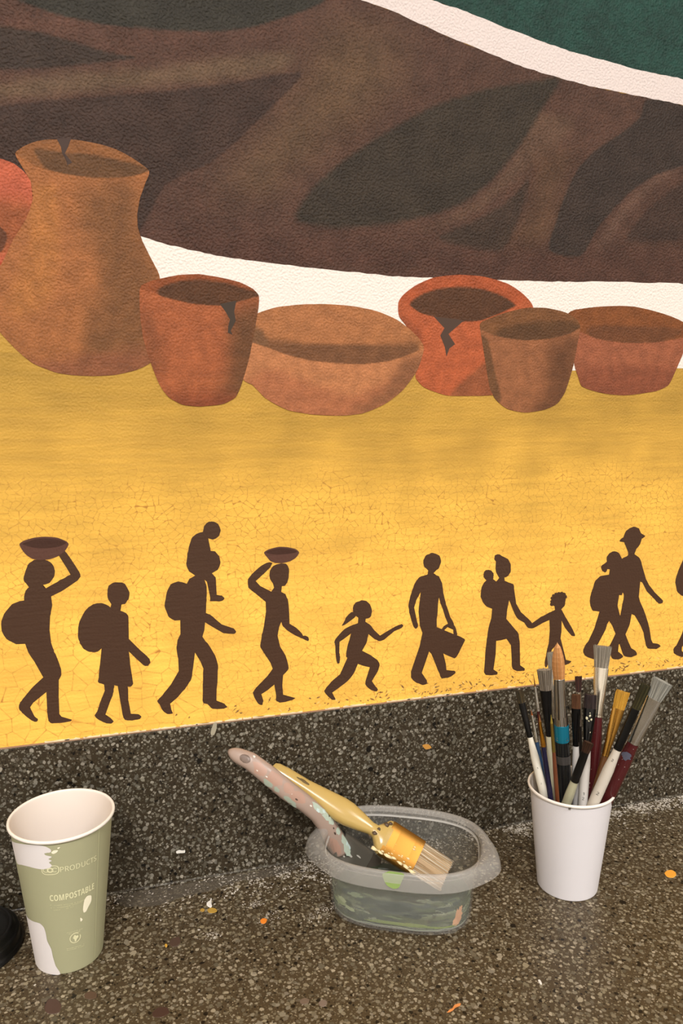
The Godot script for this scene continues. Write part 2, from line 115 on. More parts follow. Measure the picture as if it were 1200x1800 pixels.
# ============================================================ mesh building
class Mb:
	var v := PackedVector3Array()
	var n := PackedVector3Array()
	var uv := PackedVector2Array()
	var c := PackedColorArray()
	var ix := PackedInt32Array()
	var col := Color.WHITE

	func pt(p: Vector3, nn: Vector3, u := Vector2.ZERO) -> int:
		v.append(p); n.append(nn); uv.append(u); c.append(col)
		return v.size() - 1

	func tri(a: int, b: int, d: int) -> void:   # clockwise seen from the side of the normals
		var g := (v[b] - v[a]).cross(v[d] - v[a])
		if g.dot(n[a] + n[b] + n[d]) > 0.0:
			ix.append(a); ix.append(d); ix.append(b)
		else:
			ix.append(a); ix.append(b); ix.append(d)

	func grid(rows: Array, closed: bool, uvs := [], inward := false) -> void:   # rows of equal length, normals smoothed and turned outward
		var m: int = rows[0].size()
		var k := rows.size()
		var nn := PackedVector3Array()
		nn.resize(m * k)
		var sign_sum := 0.0
		var w := m if closed else m - 1
		for r in k - 1:
			var mid := Vector3.ZERO
			for i in m: mid += rows[r][i]
			mid /= m
			for i in w:
				var j := (i + 1) % m
				var a: Vector3 = rows[r][i]
				var b: Vector3 = rows[r][j]
				var d: Vector3 = rows[r + 1][i]
				var e: Vector3 = rows[r + 1][j]
				var f := (e - a).cross(d - b)
				nn[r * m + i] += f; nn[r * m + j] += f; nn[(r + 1) * m + i] += f; nn[(r + 1) * m + j] += f
				if r == 0 or absf(sign_sum) < 1e-12:
					sign_sum += f.dot((a + e) * 0.5 - mid)
		var s := -1.0 if (sign_sum < 0.0) != inward else 1.0
		var first := v.size()
		var last := m + 1 if closed else m
		for r in k:
			for i in last:
				var q := i % m
				var u := Vector2(float(i) / (last - 1), float(r) / (k - 1))
				if uvs.size() > 0: u = uvs[r][i]
				pt(rows[r][q], (nn[r * m + q] * s).normalized(), u)
		for r in k - 1:
			for i in last - 1:
				var a := first + r * last + i
				tri(a, a + 1, a + last)
				tri(a + 1, a + last + 1, a + last)

	func fan(ring, nrm: Vector3) -> void:
		var mid := Vector3.ZERO
		for p in ring: mid += p
		var a := pt(mid / ring.size(), nrm)
		for p in ring: pt(p, nrm)
		for i in ring.size(): tri(a, a + 1 + i, a + 1 + (i + 1) % ring.size())

	func strand(p: Vector3, q: Vector3, r: float) -> void:
		var d := (q - p).normalized()
		var x := d.cross(Vector3.RIGHT if absf(d.x) < 0.8 else Vector3.UP).normalized()
		var y := d.cross(x)
		var o := []
		for i in 3:
			var s := x * cos(i * TAU / 3) + y * sin(i * TAU / 3)
			o.append(pt(p + s * r, s))
			o.append(pt(q + s * r * 0.5, s))
		for i in 3:
			var j := (i + 1) % 3
			tri(o[i * 2], o[j * 2], o[i * 2 + 1])
			tri(o[j * 2], o[j * 2 + 1], o[i * 2 + 1])

	func box(lo: Vector3, hi: Vector3) -> void:
		for ax in 3:
			for s in 2:
				var nn := Vector3.ZERO
				nn[ax] = s * 2 - 1
				var q := []
				for k in 4:
					var p := Vector3.ZERO
					p[ax] = hi[ax] if s else lo[ax]
					var b := (ax + 1) % 3
					var d := (ax + 2) % 3
					p[b] = hi[b] if k == 1 or k == 2 else lo[b]
					p[d] = hi[d] if k > 1 else lo[d]
					q.append(pt(p, nn))
				tri(q[0], q[1], q[2]); tri(q[0], q[2], q[3])

	func mesh() -> ArrayMesh:
		var a := []
		a.resize(Mesh.ARRAY_MAX)
		a[Mesh.ARRAY_VERTEX] = v; a[Mesh.ARRAY_NORMAL] = n; a[Mesh.ARRAY_TEX_UV] = uv; a[Mesh.ARRAY_COLOR] = c; a[Mesh.ARRAY_INDEX] = ix
		var m := ArrayMesh.new()
		m.add_surface_from_arrays(Mesh.PRIMITIVE_TRIANGLES, a)
		return m


func obj(called: String, mb: Mb, m: Material, parent: Node = self, label := "") -> MeshInstance3D:
	var o := MeshInstance3D.new()
	o.name = called
	o.mesh = mb.mesh()
	o.material_override = m
	if label: o.set_meta("label", label)
	parent.add_child(o, true)
	return o

func thing(called: String, label: String, category: String, at := Vector3.ZERO, group := "") -> Node3D:
	var o := Node3D.new()
	o.name = called
	add_child(o, true)
	o.position = at
	o.set_meta("label", label); o.set_meta("category", category)
	if group: o.set_meta("group", group)
	return o

func struct(called: String, mb: Mb, m: Material, label: String, category := "") -> MeshInstance3D:
	var o := obj(called, mb, m, self, label)
	o.set_meta("kind", "structure")
	o.set_meta("category", category)
	return o

func mat(hex: String, rough := 0.6, metal := 0.0) -> StandardMaterial3D:
	var key := "%s %f %f" % [hex, rough, metal]
	if not mats.has(key):
		var m := StandardMaterial3D.new()
		m.albedo_color = Color(hex); m.roughness = rough; m.metallic = metal
		mats[key] = m
	return mats[key]

func clear(hex: String, alpha: float, rough: float) -> StandardMaterial3D:
	var m := StandardMaterial3D.new()
	var k := Color(hex)
	k.a = alpha
	m.albedo_color = k; m.roughness = rough; m.transparency = BaseMaterial3D.TRANSPARENCY_ALPHA
	return m

func lin(hex: String) -> Color: return Color(hex).srgb_to_linear()

func pts(a, unit := 0.0001) -> PackedVector2Array:
	var o := PackedVector2Array()
	for i in range(0, a.size(), 2): o.append(Vector2(a[i], a[i + 1]) * unit)
	return o

func smooth(p: PackedVector2Array, closed := true, steps := 4, wobble := 0.0) -> PackedVector2Array:   # a spline that keeps corners fairly tight
	var o := PackedVector2Array()
	var k := p.size()
	for i in (k if closed else k - 1):
		var a := p[posmod(i - 1, k)] if closed else p[maxi(i - 1, 0)]
		var b := p[i]
		var c := p[(i + 1) % k]
		var d := p[(i + 2) % k] if closed else p[mini(i + 2, k - 1)]
		var l := b.distance_to(c)
		var t0 := (c - a).limit_length(l * 1.6) * 0.4
		var t1 := (d - b).limit_length(l * 1.6) * 0.4
		for s in steps:
			var t := float(s) / steps
			var q := b * (2 * t * t * t - 3 * t * t + 1) + t0 * (t * t * t - 2 * t * t + t) + c * (3 * t * t - 2 * t * t * t) + t1 * (t * t * t - t * t)
			if wobble > 0.0: q += Vector2(rng.randf_range(-wobble, wobble), rng.randf_range(-wobble, wobble))
			o.append(q)
	if not closed: o.append(p[k - 1])
	return o

func cuv(p: Vector2) -> Vector2: return Vector2((p.x - MX) / MW, (MY - p.y) / MH)

func layer(mb: Mb, p: PackedVector2Array, z0: float, z1: float) -> void:   # a coat of paint on the wall with its own edge
	var t := Geometry2D.triangulate_polygon(p)
	var f := mb.v.size()
	for q in p: mb.pt(Vector3(q.x, q.y, z1), Vector3.BACK, cuv(q))
	for i in range(0, t.size(), 3): mb.tri(f + t[i], f + t[i + 1], f + t[i + 2])
	var turn := 1.0 if Geometry2D.is_polygon_clockwise(p) else -1.0
	for i in p.size():
		var a := p[i]
		var b := p[(i + 1) % p.size()]
		var nn := Vector3(-(b - a).y, (b - a).x, 0).normalized() * turn
		var k := mb.pt(Vector3(a.x, a.y, z1), nn, cuv(a))
		mb.pt(Vector3(b.x, b.y, z1), nn, cuv(b)); mb.pt(Vector3(b.x, b.y, z0), nn, cuv(b)); mb.pt(Vector3(a.x, a.y, z0), nn, cuv(a))
		mb.tri(k, k + 1, k + 2); mb.tri(k, k + 2, k + 3)

func fill_tris(p: PackedVector2Array, step: float) -> Array:   # [points, triangles] of a polygon filled with points, for bending
	var all := p.duplicate()
	var lo := p[0]
	var hi := p[0]
	for q in p:
		lo = lo.min(q); hi = hi.max(q)
	var y := lo.y + step * 0.5
	while y < hi.y:
		var x := lo.x + step * 0.5
		while x < hi.x:
			if Geometry2D.is_point_in_polygon(Vector2(x, y), p): all.append(Vector2(x, y))
			x += step
		y += step
	var t := Geometry2D.triangulate_delaunay(all)
	var keep := PackedInt32Array()
	for i in range(0, t.size(), 3):
		if Geometry2D.is_point_in_polygon((all[t[i]] + all[t[i + 1]] + all[t[i + 2]]) / 3.0, p):
			keep.append(t[i]); keep.append(t[i + 1]); keep.append(t[i + 2])
	return [all, keep]

func ring(r: float, y: float, k := 64) -> PackedVector3Array:
	var o := PackedVector3Array()
	for i in k: o.append(Vector3(r * cos(TAU * i / k), y, r * sin(TAU * i / k)))
	return o

func lathe(mb: Mb, prof: Array, k := 72) -> void:
	var rows := []
	for p in prof: rows.append(ring(p[0], p[1], k))
	mb.grid(rows, true)

func section(hw: float, ht: float, y: float, power := 2.0, k := 24) -> PackedVector3Array:
	var o := PackedVector3Array()
	for i in k:
		var a := TAU * i / k
		o.append(Vector3(signf(cos(a)) * pow(absf(cos(a)), 2.0 / power) * hw, y, signf(sin(a)) * pow(absf(sin(a)), 2.0 / power) * ht))
	return o

# ============================================================ computed paint and stone
func noise_bytes(w: int, h: int, freq: float, sd: int, oct := 3, kind := FastNoiseLite.TYPE_SIMPLEX_SMOOTH) -> PackedByteArray:
	var f := FastNoiseLite.new()
	f.noise_type = kind
	f.seed = sd
	f.frequency = freq
	f.fractal_octaves = oct
	if oct == 1: f.fractal_type = FastNoiseLite.FRACTAL_NONE
	if kind == FastNoiseLite.TYPE_CELLULAR:
		f.cellular_return_type = FastNoiseLite.RETURN_DISTANCE2_SUB
		f.cellular_jitter = 0.95
	return f.get_image(w, h).get_data()

func stretched(w: int, h: int, sx: int, freq: float, sd: int) -> PackedByteArray:   # noise drawn out sideways like brush strokes
	var f := FastNoiseLite.new()
	f.noise_type = FastNoiseLite.TYPE_SIMPLEX_SMOOTH
	f.seed = sd
	f.frequency = freq
	f.fractal_octaves = 3
	var im := f.get_image(w / sx, h)
	im.resize(w, h, Image.INTERPOLATE_CUBIC)
	return im.get_data()

func spans(im: Image, p: PackedVector2Array, k: Color) -> void:
	var lo := 1e9
	var hi := -1e9
	for q in p:
		lo = minf(lo, q.y); hi = maxf(hi, q.y)
	for y in range(maxi(0, int(lo)), mini(im.get_height() - 1, int(hi) + 1) + 1):
		var xs := PackedFloat32Array()
		for i in p.size():
			var a := p[i]
			var b := p[(i + 1) % p.size()]
			var yy := y + 0.5
			if (a.y <= yy) != (b.y <= yy): xs.append(a.x + (b.x - a.x) * (yy - a.y) / (b.y - a.y))
		xs.sort()
		for i in range(0, xs.size() - 1, 2):
			var x0 := maxi(0, roundi(xs[i]))
			var x1 := mini(im.get_width(), roundi(xs[i + 1]))
			if x1 > x0: im.fill_rect(Rect2i(x0, y, x1 - x0, 1), k)

func soft(im: Image, p: PackedVector2Array, hex: String, blur: int, alpha := 1.0) -> void:   # a brushed-in patch with a feathered edge
	var w := im.get_width()
	var h := im.get_height()
	var k := Color(hex)
	k.a = 0.0
	var pw := int(ceil(w / 64.0)) * 64
	var ph := int(ceil(h / 64.0)) * 64
	var s := Image.create_empty(pw, ph, false, Image.FORMAT_RGBA8)
	s.fill(k)
	k.a = alpha
	spans(s, p, k)
	for i in blur: s.shrink_x2()
	s.resize(pw, ph, Image.INTERPOLATE_CUBIC)
	im.blend_rect(s, Rect2i(0, 0, w, h), Vector2i.ZERO)

func canvas_pts(a, k: float, x0: float, y0: float) -> PackedVector2Array:   # wall outline to canvas pixels
	var o := PackedVector2Array()
	for q in pts(a): o.append(Vector2(q.x - x0, y0 - q.y) * k)
	return o

func speckle(im: Image, sd: int, amount: float, freq := 0.25) -> void:
	var w := im.get_width()
	var h := im.get_height()
	im.convert(Image.FORMAT_RGB8)
	var d := im.get_data()
	var a := noise_bytes(w, h, freq, sd, 2)
	var b := noise_bytes(w, h, freq * 0.12, sd + 9, 3)
	for i in w * h:
		var f := 1.0 + (a[i] + b[i] - 256) * amount / 128.0
		d[i * 3] = clampi(int(d[i * 3] * f), 0, 255)
		d[i * 3 + 1] = clampi(int(d[i * 3 + 1] * f), 0, 255)
		d[i * 3 + 2] = clampi(int(d[i * 3 + 2] * f), 0, 255)
	im.set_data(w, h, false, Image.FORMAT_RGB8, d)

func relief_image() -> Image:
	var a := noise_bytes(CW, CH, 0.17, 3, 2)
	var b := stretched(CW, CH, 9, 0.14, 5)
	var c := noise_bytes(CW, CH, 0.012, 8, 2)
	var d := PackedByteArray()
	d.resize(CW * CH)
	for y in CH:
		var yy := MY - MH * y / CH
		var up := smoothstep(0.50, 0.66, yy) * 0.5 + 0.22 + smoothstep(0.40, 0.52, yy) * 0.28
		var st := 0.22 - 0.18 * smoothstep(0.52, 0.68, yy)
		for x in CW:
			var i := y * CW + x
			d[i] = clampi(int(128.0 + (a[i] - 128) * up * (0.75 + c[i] * 0.002) + (b[i] - 128) * st), 0, 255)
	return Image.create_from_data(CW, CH, false, Image.FORMAT_L8, d)

func brown_image() -> Image:
	var im := Image.create_empty(CW / 2, int(CH / 2.0), false, Image.FORMAT_RGBA8)
	var k := im.get_width() / MW
	im.fill(Color("614639"))
	for s in light_data:
		soft(im, smooth(canvas_pts(s[0], k, MX, MY)), s[1], s[2], 1.0)
	for s in shade_data:
		soft(im, smooth(canvas_pts(s[0], k, MX, MY)), s[1], s[2] - 1, 0.96)
	speckle(im, 21, 0.13)
	return im

func yellow_image() -> Image:
	var im := Image.create_empty(CW, CH, false, Image.FORMAT_RGBA8)
	var k := CW / MW
	for y in CH:
		var yy := MY - MH * y / CH
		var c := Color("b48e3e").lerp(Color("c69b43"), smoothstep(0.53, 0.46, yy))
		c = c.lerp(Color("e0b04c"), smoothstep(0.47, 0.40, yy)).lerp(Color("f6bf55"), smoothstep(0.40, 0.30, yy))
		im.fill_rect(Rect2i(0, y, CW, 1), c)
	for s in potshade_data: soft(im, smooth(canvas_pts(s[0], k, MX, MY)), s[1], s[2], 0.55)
	im.convert(Image.FORMAT_RGB8)
	var d := im.get_data()
	var a := stretched(CW, CH, 12, 0.05, 31)
	var m := noise_bytes(CW, CH, 0.006, 33, 3)
	var c1 := noise_bytes(CW, CH, 0.075, 41, 1, FastNoiseLite.TYPE_CELLULAR)
	var c2 := noise_bytes(CW, CH, 0.034, 43, 1, FastNoiseLite.TYPE_CELLULAR)
	var from := int((MY - 0.56) / MH * CH)
	for y in range(from, CH):
		var yy := MY - MH * y / CH
		var here := smoothstep(0.47, 0.41, yy)
		for x in CW:
			var i := y * CW + x
			var f := 1.0 + (a[i] - 128) * 0.00035 + (m[i] - 128) * 0.0006
			var r := f
			if here > 0.0:
				var big := x < CW * 0.30 and yy < 0.27
				var q := (c2[i] / 9.0) if big else (c1[i] / 15.0)
				var g := here * clampf((m[(i * 7) % (CW * CH)] + m[i] - 190) / 120.0, 0.5, 1.0)
				if q < 1.0: r = f * (1.0 - (1.0 - q) * 0.36 * g)
			d[i * 3] = clampi(int(d[i * 3] * (f * 0.25 + r * 0.75)), 0, 255)
			d[i * 3 + 1] = clampi(int(d[i * 3 + 1] * r), 0, 255)
			d[i * 3 + 2] = clampi(int(d[i * 3 + 2] * r), 0, 255)
	im.set_data(CW, CH, false, Image.FORMAT_RGB8, d)
	var r2 := RandomNumberGenerator.new()
	r2.seed = 77
	for i in 420:   # chips and scuffs where the paint meets the baseboard
		var x := r2.randf_range(0.05, 0.74)
		var y := 0.1765 + absf(r2.randfn(0.0, 0.007)) + 0.002
		if r2.randf() > clampf((x - 0.06) * 2.4, 0.1, 0.9): continue
		var l := r2.randf_range(0.7, 4.2) * 1.8
		var an := r2.randf_range(-1.0, 1.2)
		var o := Vector2(x - MX, MY - y) * k
		var e := Vector2(cos(an), -sin(an)) * l
		var w := e.orthogonal().normalized() * r2.randf_range(0.7, 1.9)
		spans(im, PackedVector2Array([o - e, o + w, o + e, o - w]), Color("7c5a34") if r2.randf() < 0.7 else Color("efc273"))
	return im

func terrazzo(sd: int, base: String, chips: Array, dark: String, cell: float) -> Image:   # one square repeat, chips drawn as ground-flat stones
	var s := 2048
	var r := RandomNumberGenerator.new()
	r.seed = sd
	var im := Image.create_empty(s, s, false, Image.FORMAT_RGB8)
	im.fill(Color(base))
	for pass_no in 3:
		var step: float = cell * [0.55, 0.62, 1.0][pass_no]
		var n := int(s / step)
		for j in n:
			for i in n:
				if r.randf() < [0.25, 0.25, 0.12][pass_no]: continue
				var o := Vector2((i + r.randf()) * s / n, (j + r.randf()) * s / n)
				var rad: float = step * [r.randf_range(0.12, 0.28), r.randf_range(0.2, 0.42), r.randf_range(0.26, 0.52)][pass_no]
				if pass_no == 2 and r.randf() < 0.05: rad *= 1.5
				var k := Color(chips[r.randi() % chips.size()])
				k = k * r.randf_range(0.72, 1.02) if pass_no else k.lerp(Color(base), 0.55)
				if r.randf() < [0.25, 0.16, 0.09][pass_no]: k = Color(dark)
				var m := r.randi_range(5, 8)
				var a0 := r.randf() * TAU
				var sq := r.randf_range(0.55, 1.0)
				var turn := r.randf() * PI
				var p := PackedVector2Array()
				for q in m:
					var a := a0 + TAU * (q + r.randf_range(-0.25, 0.25)) / m
					p.append(o + Vector2(cos(a), sin(a) * sq).rotated(turn) * rad * r.randf_range(0.8, 1.1))
				spans(im, p, k)
				var over := Vector2(-s if o.x > s - 40 else (s if o.x < 40 else 0), -s if o.y > s - 40 else (s if o.y < 40 else 0))
				if over != Vector2.ZERO:
					for q in m: p[q] += over
					spans(im, p, k)
	im.adjust_bcs(1.0, 1.0, 1.0)
	return im

func stone(im: Image, rough: float) -> StandardMaterial3D:
	var m := StandardMaterial3D.new()
	m.albedo_texture = ImageTexture.create_from_image(im)
	m.uv1_triplanar = true
	m.uv1_world_triplanar = true
	m.uv1_triplanar_sharpness = 8.0
	m.uv1_scale = Vector3.ONE / 0.70
	m.uv1_offset = Vector3(0.13, 0.31, 0.22)
	m.roughness = rough
	m.metallic_specular = 0.4
	return m

# ============================================================ the scene
func _ready() -> void:
	rng.seed = 11
	view_and_light()
	var stones := room()
	mural()
	green_cup()
	round_lid()
	tub()
	white_cup()
	floor_marks(stones)

func view_and_light() -> void:
	var cam := Camera3D.new()
	cam.name = "camera"
	cam.fov = rad_to_deg(2.0 * atan(900.0 / cam_data[5]))
	cam.position = Vector3(0, cam_data[0], cam_data[1])
	cam.rotation = Vector3(cam_data[3], cam_data[2], cam_data[4])
	cam.near = 0.02
	add_child(cam)
	cam.current = true
	var env := Environment.new()
	env.background_mode = Environment.BG_COLOR
	env.background_color = Color(0.02, 0.02, 0.02)
	env.tonemap_mode = Environment.TONE_MAPPER_LINEAR
	env.tonemap_exposure = 1.0
	env.sdfgi_enabled = true; env.ssao_enabled = true; env.ssil_enabled = true
	var we := WorldEnvironment.new()
	we.name = "world"
	we.environment = env
	add_child(we)
	ceiling_lamp(Vector3(-0.8, 2.56, 2.45), 2.10, "warm white square ceiling panel light over the left end of the mural")
	ceiling_lamp(Vector3(1.5, 2.56, 2.5), 1.58, "second square ceiling panel light, over the right part of the corridor")

func ceiling_lamp(at: Vector3, energy: float, label: String) -> void:
	var t := thing("ceiling_light", label, "ceiling light", at)
	var w := 0.30
	var fr := Mb.new()
	for s in [[Vector3(-w - 0.03, 0, -w - 0.03), Vector3(w + 0.03, 0.04, -w)], [Vector3(-w - 0.03, 0, w), Vector3(w + 0.03, 0.04, w + 0.03)], [Vector3(-w - 0.03, 0, -w), Vector3(-w, 0.04, w)], [Vector3(w, 0, -w), Vector3(w + 0.03, 0.04, w)]]:
		fr.box(s[0], s[1])
	obj("frame", fr, mat("d8d5cc", 0.5), t)
	var pn := Mb.new()
	pn.box(Vector3(-w, 0.012, -w), Vector3(w, 0.03, w))
	var m := StandardMaterial3D.new()
	m.albedo_color = Color(0.9, 0.88, 0.82)
	m.emission_enabled = true
	m.emission = Color(1.0, 0.90, 0.76)
	m.emission_energy_multiplier = 1.4
	obj("diffuser", pn, m, t)
	var l := AreaLight3D.new()
	l.name = "panel_glow"
	l.area_size = Vector2(w * 2, w * 2)
	l.light_color = Color(0.985, 0.965, 0.955)
	l.light_energy = energy * 6.0
	l.shadow_enabled = true
	l.set("area_range", 8.0)
	l.set("area_attenuation", 2.0)
	t.add_child(l)
	l.position = Vector3(0, 0.005, 0)
	l.rotation = Vector3(-PI / 2, 0, 0)

func strip(mb: Mb, prof: Array, x0: float, x1: float) -> void:   # a moulding drawn out along x; the profile runs from the floor upward
	for i in prof.size() - 1:
		var a := Vector2(prof[i][1], prof[i][0])
		var b := Vector2(prof[i + 1][1], prof[i + 1][0])
		var d := (b - a).normalized()
		var nn := Vector3(0, -d.x, d.y)
		var k := mb.pt(Vector3(x0, a.y, a.x), nn)
		mb.pt(Vector3(x1, a.y, a.x), nn); mb.pt(Vector3(x1, b.y, b.x), nn); mb.pt(Vector3(x0, b.y, b.x), nn)
		mb.tri(k, k + 1, k + 2); mb.tri(k, k + 2, k + 3)

func room() -> Array:
	var fm := stone(terrazzo(5, "463b29", ["897f67", "938973", "7d735d", "9e947f", "706652"], "1a140c", 14.5), 0.42)
	var bm := stone(terrazzo(9, "352d20", ["8b867a", "7c786b", "989386", "6b675a", "5f594c"], "0f0c08", 14.0), 0.42)
	var mb := Mb.new()
	mb.box(Vector3(-2.6, -0.12, -0.2), Vector3(3.4, 0.0, 4.2))
	var fl := struct("floor", mb, fm, "brown speckled terrazzo floor with stone chips, dust and paint spots", "floor")
	mb = Mb.new()
	mb.box(Vector3(-2.6, 0.0, -0.2), Vector3(3.4, 2.72, -0.0055))
	struct("wall_back", mb, mat("d9d2c4", 0.7), "cream plaster wall that carries the mural", "wall")
	mb = Mb.new()
	strip(mb, [[0.0, 0.0030], [0.0003, 0.0018], [0.0009, 0.0009], [0.0018, 0.0003], [0.0030, 0.0], [0.1733, 0.0], [0.1743, -0.0003], [0.1748, -0.0012], [0.1748, -0.0056]], -2.6, 3.4)
	var bb := struct("baseboard_back", mb, bm, "dark terrazzo baseboard with pale chips below the mural", "baseboard")
	mb = Mb.new()
	strip(mb, [[0.1748, -0.0004], [0.1750, -0.0008], [0.1751, -0.0042]], -0.5, 1.2)
	struct("trim_1", mb, mat("8f7663", 0.8), "thin taupe mortar ledge on top of the terrazzo baseboard", "trim")
	for w in [["wall_left", Vector3(-2.8, -0.12, -0.2), Vector3(-2.6, 2.72, 4.4), "plain cream wall closing the corridor on the left"], ["wall_right", Vector3(3.4, -0.12, -0.2), Vector3(3.6, 2.72, 4.4), "plain cream wall closing the corridor on the right"], ["wall_front", Vector3(-2.6, -0.12, 4.2), Vector3(3.4, 2.72, 4.4), "plain cream wall facing the mural"]]:
		mb = Mb.new()
		mb.box(w[1], w[2])
		struct(w[0], mb, mat("ece8e0", 0.8), w[3], "wall")
	mb = Mb.new()
	mb.box(Vector3(-2.8, 2.60, -0.2), Vector3(3.6, 2.75, 4.4))
	struct("ceiling", mb, mat("dcd8cc", 0.85), "white ceiling of the corridor", "ceiling")
	return [fl, bb]

func wall_paint(relief: Texture2D, hex: String, depth: float, tex: Image = null) -> StandardMaterial3D:
	var m := StandardMaterial3D.new()
	m.albedo_color = Color(hex)
	m.roughness = 0.62
	m.metallic_specular = 0.35
	m.texture_repeat = false
	if tex: m.albedo_texture = ImageTexture.create_from_image(tex)
	m.heightmap_enabled = true
	m.heightmap_texture = relief
	m.heightmap_scale = depth
	return m

func mural() -> void:
	var rel_im := relief_image()
	var rel := ImageTexture.create_from_image(rel_im)
	var root := thing("mural", "painted wall mural of clay pots over a procession of dark walking figures on yellow ground", "mural", Vector3.ZERO)
	var R := 0.10
	var mb := Mb.new()
	layer(mb, PackedVector2Array([Vector2(-0.6, 0.1749), Vector2(1.3, 0.1749), Vector2(1.3, 1.5), Vector2(-0.6, 1.5)]), -0.0055, ZM)
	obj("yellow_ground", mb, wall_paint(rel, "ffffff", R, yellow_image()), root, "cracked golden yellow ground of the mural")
	var brown_low := pts(brown_low_data)
	var band_low := pts(band_low_data)
	var green_low := pts(green_low_data)
	var bl := PackedVector2Array([Vector2(-0.6, 0.80), Vector2(-0.2, 0.72)]) + brown_low + PackedVector2Array([Vector2(0.85, 0.62), Vector2(1.3, 0.63)])
	bl = smooth(bl, false, 6)
	var b2 := PackedVector2Array([Vector2(-0.6, 1.17), Vector2(-0.2, 1.045), Vector2(0.1, 0.955)]) + band_low + PackedVector2Array([Vector2(0.85, 0.79), Vector2(1.3, 0.72)])
	var g2 := PackedVector2Array([Vector2(-0.6, 1.21), Vector2(-0.2, 1.087), Vector2(0.1, 0.990)]) + green_low + PackedVector2Array([Vector2(0.85, 0.82), Vector2(1.3, 0.76)])
	b2 = smooth(b2, false, 6)
	g2 = smooth(g2, false, 6)
	var under := PackedVector2Array()   # lower white band: from just under the brown's edge to the yellow horizon
	for q in bl: under.append(q + Vector2(0, 0.004))
	for q in [Vector2(1.3, 0.55), Vector2(0.64, 0.552), Vector2(0.4, 0.545), Vector2(0.2, 0.55), Vector2(0.08, 0.565), Vector2(0.0, 0.58), Vector2(-0.6, 0.60)]: under.append(q)
	var white := wall_paint(rel, "e5ddd5", R * 0.8)
	mb = Mb.new()
	layer(mb, under, ZM, ZM + 0.00012)
	obj("white_band", mb, white, root, "white band under the brown hill, behind the pots")
	var field := bl.duplicate()
	var back := b2.duplicate()
	back.reverse()
	field.append_array(back)
	for i in field.size(): field[i] += Vector2(0, rng.randf_range(-0.0005, 0.0005))
	mb = Mb.new()
	layer(mb, field, ZM, ZM + 0.00026)
	obj("brown_hill", mb, wall_paint(rel, "c8c4c4", R * 1.25, brown_image()), root, "brown hill with dark root-like shapes")
	var band := b2.duplicate()
	back = g2.duplicate()
	back.reverse()
	band.append_array(back)
	for i in band.size(): band[i] += Vector2(0, rng.randf_range(-0.0005, 0.0005))
	mb = Mb.new()
	layer(mb, band, ZM, ZM + 0.00034)
	obj("white_band", mb, wall_paint(rel, "d6cac6", R * 0.8), root, "white curved band between the brown hill and the green field")
	var green := g2 + PackedVector2Array([Vector2(1.3, 1.5), Vector2(-0.6, 1.5)])
	mb = Mb.new()
	layer(mb, green, ZM, ZM + 0.00030)
	var gi := Image.create_empty(512, 512, false, Image.FORMAT_RGBA8)
	gi.fill(Color("1f4138"))
	speckle(gi, 55, 0.16, 0.2)
	obj("green_field", mb, wall_paint(rel, "e6e8ec", R * 1.2, gi), root, "dark green field in the top right corner")
	var names := {"jar": "tall tan clay jar with a cracked rim, the largest pot", "cup": "orange-brown clay cup with a cracked rim beside the tall jar", "bowl": "wide pinkish clay bowl", "pot": "bright orange-red clay pot with a jagged crack", "beaker": "brown clay beaker in front of the orange-red pot", "basin": "low wide clay basin at the right edge", "red_pot": "red pot cut off by the left edge"}
	var order := ["red_pot", "jar", "pot", "basin", "beaker", "bowl", "cup"]
	var lift := 0.0
	for nm in order:
		for d in pots_data:
			if d.n != nm: continue
			lift += 0.00004
			painted_pot(root, d, names[nm], rel_im, R, lift)
	var dark := wall_paint(rel, "46301f", R * 0.9)
	dark.albedo_color = Color("463022")
	var k := 0
	for d in people_data:
		k += 1
		mb = Mb.new()
		var j := 0
		for a in d[1]:
			layer(mb, smooth(pts(a), true, 4, 0.00030), ZM, ZM + 0.00018 + 0.00002 * j + 0.000004 * k)
			j += 1
		obj("painted_person", mb, dark, root, d[0])
	for d in bowls_data:
		mb = Mb.new()
		layer(mb, smooth(pts(d[1]), true, 4), ZM, ZM + 0.0003)
		var b := obj("painted_bowl", mb, wall_paint(rel, "573a30", R * 0.8), root, d[0])
		mb = Mb.new()
		layer(mb, smooth(pts(d[2]), true, 4), ZM, ZM + 0.00036)
		obj("bowl_opening", mb, wall_paint(rel, "40281f", R * 0.8), b, "darker inside of the bowl")
	# raised lip of pale paint along the bottom edge
	var x := -0.10
	while x < 0.72:
		var l := rng.randf_range(0.006, 0.03)
		if rng.randf() < (0.9 if x > -0.05 and x < 0.22 else 0.55):
			var e := PackedVector2Array()
			var m := 8
			for i in m: e.append(Vector2(x + l * i / (m - 1), 0.1747 + rng.randf_range(-0.0002, 0.0002)))
			for i in m: e.append(Vector2(x + l * (m - 1 - i) / (m - 1), 0.1752 + rng.randf_range(0.0004, 0.0016)))
			mb = Mb.new()
			layer(mb, e, ZM, ZM + 0.0011)
			obj("paint_lip", mb, mat("e9d9b4", 0.5), root)
		x += l * rng.randf_range(0.8, 1.3)

